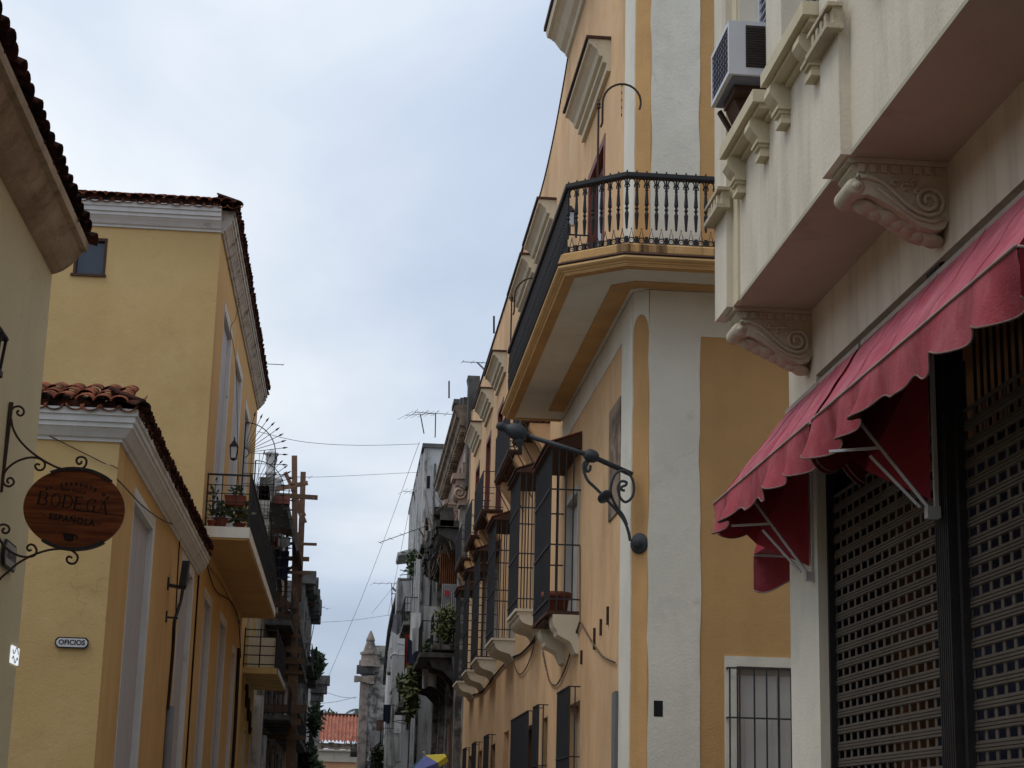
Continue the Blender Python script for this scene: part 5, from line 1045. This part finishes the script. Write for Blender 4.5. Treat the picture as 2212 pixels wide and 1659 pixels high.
rbalc(FWB, 78, 80.5, 11.0, .66, Wd, 'white_ruin', True, .4); rbalc(FWB, 79, 82.5, 7.7, .7, Wd, 'white_ruin', True, .4); rbalc(FWB, 80, 85, 4.4, .8, Wd, 'white_ruin', True, .5); rbalc(FWB, 71, 76.5, 9.4, .55, Wd, 'grey_ruin'); rbalc(FWB, 71, 76.5, 6.2, .6, Wd, 'grey_ruin')
for z in (1, 4.7, 7.7, 11.3):
    for a in (74, 77.5, 81.5): awin(FWB, a, a+1.1, z, z+2.3, Wd, 'glassdark', 'white_ruin')
obj('striped_panel', B().fbox(FWB, 72.4, 73.1, 0, 5.2, .12, .3), 'enamel', Wd); obj('striped_panel', B().fbox(FWB, 73.3, 74.2, 0, 5.2, .12, .25), 'navy', Wd); obj('striped_panel', B().fbox(FWB, 74.6, 75.2, 0, 5.2, .12, .3), 'enamel', Wd)
# ---- gabled house
Ig = thing('gabled_town_house', 'white town house with a dark curved gable edge far down the right side', 'building', (2.45, 95, 0))
FI = FX(2.45, -1)
gp = [(92, 0), (120, 0), (120, 10.6), (117, 12.2), (112, 13.1), (106, 13.35), (99, 13.3), (92, 13.2)]
obj('facade_wall', B().poly([FI(a, z, 0) for a, z in gp]).poly([FI(92, 0, 0), (9, 92, 0), (9, 92, 13.2), FI(92, 13.2, 0)]), 'white_ruin', Ig)
ge = B()
for k in range(2, 7): ge.bar(FI(*gp[k], -.05), FI(*gp[k+1], -.05), .5, .28)
obj('gable_edge', ge, 'black_ruin', Ig)
rbalc(FI, 93, 95.5, 9.35, .45, Ig, 'white_ruin', True); rbalc(FI, 94, 104, 5.4, .7, Ig, 'grey_ruin'); rbalc(FI, 106, 114, 5.0, .9, Ig, 'black_ruin')
for a in (95, 100, 106, 112): awin(FI, a, a+1.3, 5.5, 8.2, Ig, 'darkwood', 'white_ruin'); awin(FI, a, a+1.5, .2, 3.6, Ig, 'darkwood', 'ochre_ruin')
for k in range(5): obj('scroll_ornament', B().tube([FI(93+k*2.2, 9.9+q[1], .1+q[0]) for q in spiral((0, 0), .25, .05, 0, 8, 18)], .05, 5), 'white_ruin', Ig, True)
Oc = thing('ochre_shopfront_house', 'narrow peeling ochre house under a box balcony far down the right side', 'building', (2.65, 86.2, 0))
FOc = FX(2.65, -1)
b = wall(FOc, 86.1, 91.9, 0, 5.9); b.poly([FOc(86.1, 0, 0), (9, 86.1, 0), (9, 86.1, 5.9), FOc(86.1, 5.9, 0)]); obj('facade_wall', b, 'ochre_ruin', Oc); obj('ledge', B().fbox(FOc, 86.1, 91.9, 2.9, 3.1, 0, .25), 'ochre_ruin', Oc); awin(FOc, 87.5, 89, .2, 2.7, Oc)
# ---- ruined tower building
M['tower_stone'] = mat('weathered_tower_stone', (.27, .215, .175), .25, 1.5, bump=.5, streak=.6, scol=(.07, .06, .05), sscale=1.6, patch=[((.06, .055, .05), 1.2, .5, .64, .8)])
J = thing('ruined_tower_building', 'ruined pinkish stone building with a pointed pinnacle at the end of the right side', 'building', (1.5, 135, 0))
FJ = FY(135, -1); x0 = 1.0
obj('front_wall', B().poly([(x0, 135, 0), (8, 135, 0), (8, 135, 13.6), (x0, 135, 13.6)]).poly([(x0, 135, 0), (x0, 160, 0), (x0, 160, 13.4), (x0, 135, 13.4)]), 'grey_ruin', J)
obj('corner_pilaster', B().box(x0-.12, x0+.5, 134.8, 135.4, 0, 11.9), 'tower_stone', J); obj('pilaster_band', B().box(x0-.16, x0+.55, 134.75, 135.4, 4.5, 4.7), 'tower_stone', J)
obj('cornice', jag(FJ, x0-.45, x0+1.2, 12.4, 13.0, -.2, .35, 6, .1), 'black_ruin', J); obj('cornice', jag(FJ, x0-.6, x0+.9, 11.7, 12.2, -.2, .45, 5, .1), 'tower_stone', J)
obj('parapet', B().box(x0+.75, 6, 134.9, 135.3, 13.5, 14.5), 'grey_ruin', J); obj('parapet_step', B().box(x0+.45, x0+1.05, 134.85, 135.25, 12.9, 13.9), 'tower_stone', J)
obj('pinnacle', B().lathe((x0+.5, 135.1, 12.9), (0, 0, 1), [(0, .85), (.5, .8), (.52, .68), (.9, .66), (.92, .78), (1.1, .76), (1.12, .55), (1.9, .3), (1.95, .36), (2.05, .34), (2.7, .06)], 6), 'tower_stone', J)
sb = rbalc(FX(x0, -1), 138, 150, 6.9, .6, J, 'black_ruin')
fb_ = obj('front_balcony', B().box(x0+.6, 3.2, 133.4, 135, 5.7, 5.95), 'black_ruin', J); obj('front_railing', B().box(x0+.7, 3.2, 133.4, 133.5, 5.95, 7.6), 'white_ruin', fb_)
for k in range(3): obj('statue_niche', B().lathe((x0+.95, 134.9, .6+2.4*k), (0, 0, 1), [(0, .25), (.7, .33), (1.2, .2), (1.5, .24), (1.9, .1)], 8), 'white_ruin', J, True)
for k in range(2): awin(FJ, x0+1.2, x0+1.9, 2.0+4.6*k, 4.4+4.6*k, J, 'darkwood', 'grey_ruin')
plant('dark weeds clinging to the ruined pinkish building', (1.9, 134.4, 3.6), (.5, .4, .8), 160, .4, 'leaf_dark'); plant('green shrub growing on the ruin front balcony', (2.35, 133.1, 7.0), (.35, .35, .9), 160, .4, 'leaf_yellow')
rods = B()
for k in range(16):
    y = random.uniform(72, 85); z = random.uniform(4, 13); rods.bar((2.6, y, z), (random.uniform(1.75, 2.2), y, z+random.uniform(-.1, .15)), .03)
obj('clothes_rod', rods, 'iron', Wd, kind='stuff')
for k, (x, y, z, w_, h_, m_, lab) in enumerate(((2.0, 73, 6.9, .5, .7, 'cloth_white', 'small white towel on a rod of the white apartment building'), (1.95, 75, 10.1, .45, .8, 'cloth_grey', 'grey towel hung high on the white apartment building'), (1.6, 96, 6.3, .7, .9, 'cloth_white', 'white sheet on the railing of the gabled house'), (1.5, 99, 6.2, .5, .8, 'cloth_red', 'red cloth on the railing of the gabled house'), (2.6, 58.6, 6.5, .5, .6, 'cloth_white', 'white rag tied under the lower grey balcony'))):
    cloth(lab, (x, y, z), w_, h_, m_, (1, .3, 0))
plant('green plant in the near balcony of the white apartment building', (2.1, 71.5, 6.9), (.25, .3, .35), 120, .22, 'leaf')
plant('small fern on the upper balcony of the white apartment building', (2.15, 76, 10.0), (.22, .3, .3), 110, .2, 'leaf')
plant('trailing creeper at the foot of the gabled house balcony', (1.7, 94.5, 5.0), (.25, .5, .7), 180, .3, 'leaf_dark', droop=.5)
# ---- tile roofed building closing the street
K = thing('tile_roofed_building', 'salmon building with a red tiled roof closing the end of the street', 'building', (0, 168, 0))
obj('front_wall', B().box(-8, 8, 168, 170, 0, 6.9), 'end_wall', K); obj('cornice_band', B().box(-8, 8, 167.75, 168, 6.9, 8.0).box(-8, 8, 167.4, 167.75, 7.85, 8.0), 'end_trim', K)
obj('eave_shadow_board', jag(FY(168, -1), -8, 8, 8.0, 8.6, 0, .25, 30, .1), 'brown_ruin', K, kind='stuff')
rf = B()
rf.grid(lambda u, v: Vector((-5+10*u, 167.2+7.5*v, 8.75+2.75*v+.10*sin(u*10/.17*pi)+.03*((v*14) % 1))), 550, 14); obj('tiled_roof', rf, 'tile_far', K, True, kind='stuff')
obj('ridge', B().tube([(-8, 174.7, 11.55), (8, 174.7, 11.55)], .14, 6), 'tile_dark', K)
for (xw, zw) in ((1.05, 3.0), (-2.6, 3.0), (-6, 3), (5, 3)):
    wd = obj('window', B().box(xw, xw+1.2, 167.98, 168.0, zw, zw+1.6), 'end_wall', K); obj('frame', B().box(xw-.35, xw, 167.9, 168, zw-.3, zw+1.9).box(xw+1.2, xw+1.55, 167.9, 168, zw-.3, zw+1.9).box(xw, xw+1.2, 167.9, 168, zw+1.6, zw+1.9).box(xw, xw+1.2, 167.9, 168, zw-.3, zw), 'hood', wd)
obj('iron_wall_lamp', B().tube([(-.75, 167.9, 5.2), (-.7, 167.7, 5.7), (-.5, 167.6, 5.6), (-.55, 167.6, 5.2), (-.7, 167.6, 4.9)], .05, 5), 'iron', K)
# ---- trees behind
def palm(label, p, h, n, L):
    T = thing('palm_tree', label, 'tree', p); p = Vector(p)
    obj('trunk', B().tube([p, p+Vector((.1, 0, h*.5)), p+Vector((0, 0, h))], .32, 8, .2), 'bark', T, True); c = B()
    for k in range(n):
        a = 2*pi*k/n+random.uniform(-.2, .2); up = random.uniform(-.1, .9); d = Vector((cos(a), sin(a), 0)); pts = [p+Vector((0, 0, h))+d*(L*t)+Vector((0, 0, L*(up*t-1.1*t*t))) for t in [j/9 for j in range(10)]]
        for j in range(9):
            q = pts[j]; ax = (pts[j+1]-q).normalized(); s = ax.cross(Vector((0, 0, 1))).normalized()
            for sd in (-1, 1):
                for m_ in (0, .5): qq = q.lerp(pts[j+1], m_); e_ = qq+s*sd*L*.28*(1-.06*j)+ax*L*.14-Vector((0, 0, L*.12)); c.poly([qq-ax*.05*L*.4, qq+ax*.05*L*.4, e_])
    obj('crown', c, 'leaf_dark', T, kind='stuff')
palm('dark palm tree behind the ruined pinkish building', (1.5, 184, 0), 12.6, 18, 2.6)
def tree(label, p, h, rad, n, size, m='leaf_dark'):
    T = thing('leafy_tree', label, 'tree', p); p = Vector(p); t = B(); t.tube([p, p+Vector((.1, .1, h*.6))], .28, 8, .16)
    for k in range(5): t.tube([p+Vector((.1, .1, h*.55)), p+Vector((random.uniform(-1, 1)*rad[0]*.7, random.uniform(-1, 1)*rad[1]*.7, h+random.uniform(-.3, .5)*rad[2]))], .1, 5, .03)
    obj('trunk', t, 'bark', T, True); c = B()
    for k in range(9): c.leaves(p+Vector((random.uniform(-1, 1)*rad[0]*.6, random.uniform(-1, 1)*rad[1]*.6, h+random.uniform(-.6, .6)*rad[2])), (rad[0]*.5, rad[1]*.5, rad[2]*.5), n//9, size)
    obj('crown', c, m, T, kind='stuff')
tree('dark leafy tree behind the tiled roof, at the left end', (-2.3, 182, 0), 11.2, (1.5, 1.5, 1.1), 800, .4); tree('low leafy tree behind the tiled roof ridge', (.6, 186, 0), 11.5, (2.2, 1.5, .8), 600, .4); tree('pale twiggy tree behind the roof beside the palm', (2.6, 188, 0), 12, (1.4, 1.4, 1.5), 500, .4)

# ================================================================== LEFT SIDE, FAR
L1 = thing('ochre_town_house', 'ochre town house with small iron balcony past the long yellow balcony', 'building', (-2.93, 49.6, 0))
F1 = FX(-2.93, 1)
b = wall(F1, 49.62, 58.5, 0, 9.6); b.poly([F1(58.5, 0, 0), (-9, 58.5, 0), (-9, 58.5, 9.6), F1(58.5, 9.6, 0)]); obj('street_wall', b, 'ochre_ruin', L1)
bb = obj('balcony', B().fbox(F1, 49.9, 56.5, 5.5, 5.66, 0, .95), 'ochre_ruin', L1); obj('slab_edge', B().fbox(F1, 49.88, 56.52, 5.52, 5.68, .951, .97), 'white_ruin', bb)
r = B()
for k in range(60): r.bar(F1(49.95+k*.11, 5.66, .9), F1(49.95+k*.11, 6.7, .9), .02)
for zz in (5.75, 6.0, 6.25, 6.5, 6.7): r.bar(F1(49.95, zz, 0), F1(49.95, zz, .9), .03); r.bar(F1(49.95, zz, .9), F1(56.45, zz, .9), .03 if zz in (5.75, 6.7) else .015)
for d in (.02, .45, .9): r.bar(F1(49.95, 5.66, d), F1(49.95, 6.75, d), .035)
obj('railing', r, 'iron', bb, kind='stuff')
obj('panel', B().fbox(F1, 50.3, 50.36, 5.7, 6.55, .1, .85), 'hood', bb)
for a in (51, 54.5): awin(F1, a, a+1.3, 5.7, 8.4, L1, 'greywood', 'ochre_ruin'); awin(F1, a, a+1.3, .2, 4.0, L1, 'greywood', 'ochre_ruin')
obj('white_pilaster', B().fbox(F1, 57.4, 58.5, 0, 5.4, 0, .25), 'white_ruin', L1)
cab('wall_cable', [F1(50.5+.4*k, 5.1+.25*sin(k*2.1)-.1*k, .1) for k in range(10)], .05, 'cable', 'tangle of dark cables under the small ochre balcony')

L2 = thing('decayed_town_house', 'dark decayed town house on the left wrapped in timber scaffolding', 'building', (-2.93, 60, 0))
F2 = FX(-2.93, 1)
b = wall(F2, 60, 92, 0, 11.4); obj('street_wall', b, 'brown_ruin', L2)
obj('end_wall', B().poly([(-2.94, 60, 0), (-9, 60, 0), (-9, 60, 12.6), (-3.0, 60, 12.6), (-2.94, 60, 12.2)]), 'grey_ruin', L2)
cnp = obj('roof_canopy', B().prism([(-2.95, 61, 12.35), (-2.32, 61, 12.15), (-1.9, 61, 10.6), (-1.98, 61, 10.55), (-2.38, 61, 11.95), (-2.95, 61, 12.1)], (0, 6, 0)), 'black_ruin', L2); obj('canopy_edge', B().box(-2.95, -2.3, 60.8, 61, 12.15, 12.4), 'wine', L2)
urn = [(0, .22), (.45, .22), (.5, .28), (.62, .28), (.66, .17), (.85, .19), (1.2, .29), (1.35, .27), (1.42, .34), (1.5, .34), (1.55, .2), (1.7, .06)]
obj('parapet', B().fbox(F2, 60, 75, 12.1, 12.9, -.4, .05), 'grey_ruin', L2)
for a in (61.2, 66, 70.5): obj('urn', B().lathe(F2(a, 12.85, -.1), (0, 0, 1), [(t*.75, r_*.72) for t, r_ in urn], 10), 'white_ruin', L2, True)
rbalc(F2, 61, 88, 8.2, .9, L2, 'black_ruin'); rbalc(F2, 61, 90, 5.0, 1.0, L2, 'black_ruin')
for a in (62.5, 67, 71.5, 76, 81): awin(F2, a, a+1.3, 8.3, 10.8, L2, 'darkwood', 'brown_ruin'); awin(F2, a, a+1.3, 5.1, 7.6, L2, 'darkwood', 'grey_ruin'); awin(F2, a, a+1.5, .2, 4.0, L2, 'darkwood', 'white_ruin')
for k in range(8): obj('ground_pilaster', B().fbox(F2, 60.3+k*2.3, 61.1+k*2.3, 0, 4.3-.2*(k % 2), 0, .3), ('white_ruin', 'brown_ruin', 'grey_ruin')[k % 3], L2)
obj('blue_drape', B().fbox(F2, 69, 69.8, .3, 3.2, .3, .36), 'cloth_navy', L2)
# timber scaffold
SC = thing('timber_scaffold', 'rough timber scaffold of poles and boards leaning in front of the dark house', 'scaffold', (-2.0, 65, 0))
def P3(u, v, y): return PY(u, v, y)
obj('pole', B().bar(P3(636, 985, 64), P3(637, 1200, 64), .20).bar(P3(637, 1200, 64), P3(634, 1420, 64), .2).bar(P3(634, 1420, 64), P3(626, 1700, 64), .34), 'plank', SC)
obj('pole', B().bar(P3(655, 1020, 67), P3(652, 1120, 67), .2).bar(P3(652, 1120, 67), P3(645, 1300, 67), .22), 'plank', SC)
for (u0, v0, u1, v1, y0, y1, h) in ((560, 1064, 665, 1043, 63.6, 63.6, .16), (575, 1068, 686, 1075, 63.4, 63.8, .17), (616, 1020, 658, 1115, 66.6, 66.6, .14), (640, 1085, 658, 1130, 66.4, 66.4, .2), (560, 1172, 684, 1176, 63.5, 64, .10), (590, 1205, 668, 1208, 63.5, 63.6, .16), (600, 1235, 670, 1238, 63.5, 63.6, .12),
        (555, 1140, 640, 1150, 63.5, 63.5, .2), (565, 1303, 645, 1308, 63.2, 63.4, .22), (575, 1265, 640, 1322, 63.6, 63.6, .2), (585, 1330, 650, 1335, 63.4, 63.4, .2), (560, 1400, 655, 1405, 63.5, 63.5, .2), (580, 1425, 658, 1428, 63.6, 63.6, .22), (555, 1530, 660, 1532, 63.2, 63.4, .3), (575, 1556, 650, 1560, 63.3, 63.3, .22), (600, 1185, 606, 1320, 65, 65, .16), (612, 1320, 606, 1500, 66, 66, .3), (622, 1090, 616, 1330, 66.5, 66.5, .12), (646, 1150, 640, 1420, 66.8, 66.8, .12), (590, 1250, 648, 1215, 65.4, 65.4, .1), (585, 1370, 650, 1375, 63.8, 63.8, .14), (590, 1290, 650, 1350, 64.5, 64.5, .12), (600, 1450, 655, 1453, 63.8, 63.8, .12), (570, 1500, 640, 1440, 64.6, 64.6, .12), (570, 1590, 660, 1594, 63.6, 63.6, .16), (640, 1440, 632, 1659, 67, 67, .14)):
    obj('board', B().bar(P3(u0, v0, y0), P3(u1, v1, y1), .06, h), 'plank', SC)
cloth('white cloth hung over the scaffold boards', P3(612, 1160, 62.9), .5, .35, 'cloth_white', (1, 0, 0)); cloth('red cloth hung over the scaffold boards', P3(601, 1160, 62.9), .22, .35, 'cloth_red', (1, 0, 0)); cloth('black cloth hung inside the scaffold', P3(610, 1190, 63.1), .5, 1.0, 'cloth_navy', (1, 0, 0))
L3 = thing('overgrown_town_house', 'dark overgrown house behind the scaffold on the left side', 'building', (-2.5, 93, 0))
F3 = FX(-2.45, 1); b = wall(F3, 92.2, 112, 0, 13.6); b.poly([F3(92.2, 0, 0), (-9, 92.2, 0), (-9, 92.2, 13.6), F3(92.2, 13.6, 0)]); obj('street_wall', b, 'black_ruin', L3)
obj('roof_edge', jag(F3, 92, 112, 13.4, 14.2, -.3, .5, 20, .25), 'black_ruin', L3, kind='stuff'); rbalc(F3, 94, 111, 9.6, .5, L3, 'black_ruin'); rbalc(F3, 94, 111, 5.2, .6, L3, 'black_ruin')
for a in (95, 100, 105): awin(F3, a, a+1.4, 5.3, 8.2, L3, 'darkwood', 'grey_ruin'); awin(F3, a, a+1.4, 9.7, 12.4, L3, 'darkwood', 'grey_ruin'); awin(F3, a, a+1.4, .3, 4, L3, 'darkwood', 'white_ruin')
plant('dark ferns spilling from the roof of the overgrown house', (-1.9, 103, 10.2), (.35, 1.2, .9), 320, .4, 'leaf_dark'); plant('dark creeper hanging low on the overgrown house', (-1.85, 105, 7.2), (.35, 1.2, .9), 320, .4, 'leaf_dark'); plant('green bush hanging near the bottom of the overgrown house', (-1.75, 108, 3.9), (.45, 1.0, 1.0), 320, .4, 'leaf'); plant('dark vine on the scaffold side of the overgrown house', (-1.95, 98, 4.6), (.35, 1.2, 1.1), 320, .4, 'leaf_dark')
L4 = thing('columned_corner_house', 'pale corner house with a heavy column capital at the far left end', 'building', (-2.2, 116, 0))
F4 = FX(-2.15, 1); b = wall(F4, 116, 134, 0, 10.2); b.poly([F4(116, 0, 0), (-9, 116, 0), (-9, 116, 10.2), F4(116, 10.2, 0)]); obj('street_wall', b, 'white_ruin', L4)
obj('column', B().box(-2.3, -1.72, 115.6, 116.3, 0, 9.0), 'grey_ruin', L4); obj('capital', B().box(-2.35, -1.55, 115.4, 116.4, 9.0, 9.5).box(-2.4, -1.35, 115.2, 116.6, 9.5, 10.05).box(-2.4, -1.2, 115.1, 116.7, 10.05, 10.6), 'black_ruin', L4); obj('pedestal', B().box(-2.4, -1.75, 115.4, 116.2, 10.6, 11.4), 'grey_ruin', L4)
obj('column_base', B().box(-2.36, -1.62, 115.5, 116.35, 2.2, 4.4), 'grey_ruin', L4); awin(FY(116, -1), -3.6, -2.7, 5, 8, L4, 'darkwood', 'white_ruin')
plant('weeds growing on top of the column capital', (-2.15, 115.6, 11.3), (.45, .4, .5), 140, .35, 'leaf_dark'); plant('small bush growing half way up the far column', (-1.75, 115.4, 4.9), (.35, .3, .4), 120, .35, 'leaf')
single('blue_barrel', B().lathe((-1.75, 112.9, 3.5), (0, 0, 1), [(0, .16), (.1, .18), (.8, .18), (.85, .14)], 10), 'cloth_blue', 'bright blue plastic barrel on a ledge at the far left end', 'barrel')
# parasol down the street
UM = thing('parasol', 'tilted yellow, blue and green parasol at the foot of the right side', 'parasol', (1.35, 31.5, .1))
ap = PY(918, 1631, 31.5); tilt = Matrix.Rotation(radians(-24), 3, 'Y') @ Matrix.Rotation(radians(12), 3, 'X'); rim = []
for k in range(8): a = pi/8+k*pi/4; rim.append(ap+tilt @ Vector((.36*cos(a), .36*sin(a), -.14)))
for k in range(8):
    c_ = B().poly([ap, rim[k], rim[(k+1) % 8]]).poly([rim[k], rim[(k+1) % 8], rim[(k+1) % 8]+tilt @ Vector((0, 0, -.09)), rim[k]+tilt @ Vector((0, 0, -.09))]); obj('canopy_panel', c_, ('umb_yellow', 'umb_blue', 'umb_green', 'umb_green', 'umb_blue', 'umb_blue', 'umb_yellow', 'umb_yellow')[k], UM)
obj('pole', B().tube([ap+tilt @ Vector((0, 0, .06)), ap+tilt @ Vector((0, 0, -.8)), (1.35, 31.5, .1)], .02, 6), 'alu', UM)

# ================================================================== ANTENNAS AND OVERHEAD WIRES
def antenna(label, base, top, boom, els, m='iron', el=.5, tilt_=0):
    A = thing('tv_antenna', label, 'antenna', base); base, top = Vector(base), Vector(top); boom = Vector(boom)
    obj('mast', B().bar(base, top, .04), m, A); obj('boom', B().bar(top-boom*.5, top+boom*.5, .018), m, A); e_ = B(); s = boom.normalized().cross(Vector((0, .25, 1))).normalized()
    if abs(s.y) > .9: s = Vector((s.x+.4, s.y, .25)).normalized()
    for k in range(els): c = top-boom*(.5-k/(els-1)); L_ = el*(1-.5*k/els); e_.bar(c-s*L_, c+s*L_, .009)
    obj('element', e_, m, A, kind='stuff')
antenna('tilted antenna on the pole rising beyond the scaffold', PY(666, 1415, 100), PY(686, 1308, 100), (1.2, .4, -.3), 5, el=.35); single('roof_beam', B().bar(PY(658, 1306, 99), PY(684, 1305, 99), .14), 'darkwood', 'dark beam jutting from the roof of the overgrown house', 'beam')
antenna('antenna leaning on the roof of the grey ruin', PY(916, 937, 70), PY(908, 895, 70), (1.2, .5, .25), 6, el=.5)
antenna('thin antenna on the cornice of the grey ruin', PY(940, 945, 66), PY(941, 893, 66), (1.6, 0, -.02), 5, el=.3)
antenna('antenna above the white building ledge', PY(899, 1090, 76), PY(893, 1063, 76), (.9, .3, .02), 5, el=.35)
antenna('antenna mast beside the far box balcony', PY(847, 1330, 92), PY(846, 1260, 92), (1.9, .2, .1), 6, el=.3)
antenna('long boom antenna beside the ruined gallery', PY(915, 1160, 60), PY(905, 1142, 60), (-2.6, 2, -.75), 8, el=.2)
antenna('short antenna boom on the parapet of the orange building', PX(1048, 800, 3.6), PX(1031, 783, 3.6), (.95, 0, 0), 4, el=.12)
antenna('antenna behind the tall yellow eave', PY(566, 800, 52), PY(572, 786, 52), (1.1, 0, 0), 3, el=.1)
antenna('slender antenna standing left of the scaffold pole', PY(622, 1090, 70), PY(627, 1030, 70), (1.6, .2, .08), 6, el=.3)
single('roof_mast', B().bar(PY(1067, 720, 38), PY(1067, 683, 38), .04), 'iron', 'short iron mast on the parapet of the orange building', 'mast')
single('roof_mast', B().bar(PY(970, 860, 58), PY(970, 823, 58), .05), 'iron', 'thin iron mast on the broken parapet of the grey ruin', 'mast')
single('curved_boom', B().tube(smooth_path([PY(848, 1270, 88), PY(868, 1290, 84), PY(885, 1325, 78), PY(900, 1370, 72)], 5), .06, 6), 'iron', 'curved black iron arm reaching over the street from the white building', 'iron arm', smooth=True)
def wire(label, pts, r): single('overhead_wire', B().tube(smooth_path(pts, 8), r*.6, 4), 'cable', label, 'wire', 'overhead wires')
wire('overhead wire crossing the street high beside the fan screen', [PY(556, 932, 47), PY(660, 955, 52), PY(780, 962, 58), PY(906, 959, 64)], .012)
wire('overhead wire crossing the street from the scaffold pole', [PY(600, 1030, 66), PY(700, 1030, 68), PY(906, 1020, 72)], .012)
wire('long wire slanting up from the far column to the grey ruin', [PY(680, 1530, 110), PY(790, 1270, 95), PY(906, 955, 75)], .016)
wire('second slanting wire beside the long one', [PY(838, 1330, 100), PY(870, 1170, 88), PY(897, 1040, 78)], .014)
wire('faint wire crossing low beyond the tilted antenna', [PY(676, 1345, 104), PY(760, 1340, 104), PY(845, 1328, 104)], .014)
wire('wire crossing above the tiled roof to the ruin', [PY(690, 1490, 125), PY(735, 1505, 128), PY(770, 1508, 132)], .022)
wire('wire crossing just above the tiled roof from the column', [PY(690, 1520, 122), PY(730, 1515, 126), PY(770, 1505, 132)], .022)
wire('low wire in front of the red tiled roof', [PY(675, 1590, 120), PY(720, 1612, 125), PY(800, 1600, 130), PY(890, 1560, 90)], .03)
wire('thin wire leaning up from the far box balcony', [PY(803, 1325, 96), PY(846, 1272, 90), PY(882, 1220, 84)], .014)
# unseen block added behind the viewer to hold back low sky light
BH = thing('light_blocking_block', 'unseen pale block added behind the viewer to hold back low light', 'building', (0, -36, 0))
obj('wall', wall(FY(-36, 1), -30, 30, 0, 11, [(a, a+1.4, z, z+2.6) for a in (-6, -2.5, 1, 4.5) for z in (1, 6)], .2), 'house_cream', BH)
for a in (-6, -2.5, 1, 4.5):
    for z in (1, 6): obj('window', B().box(a, a+1.4, -36.2, -36.16, z, z+2.6), 'darkwood', BH)
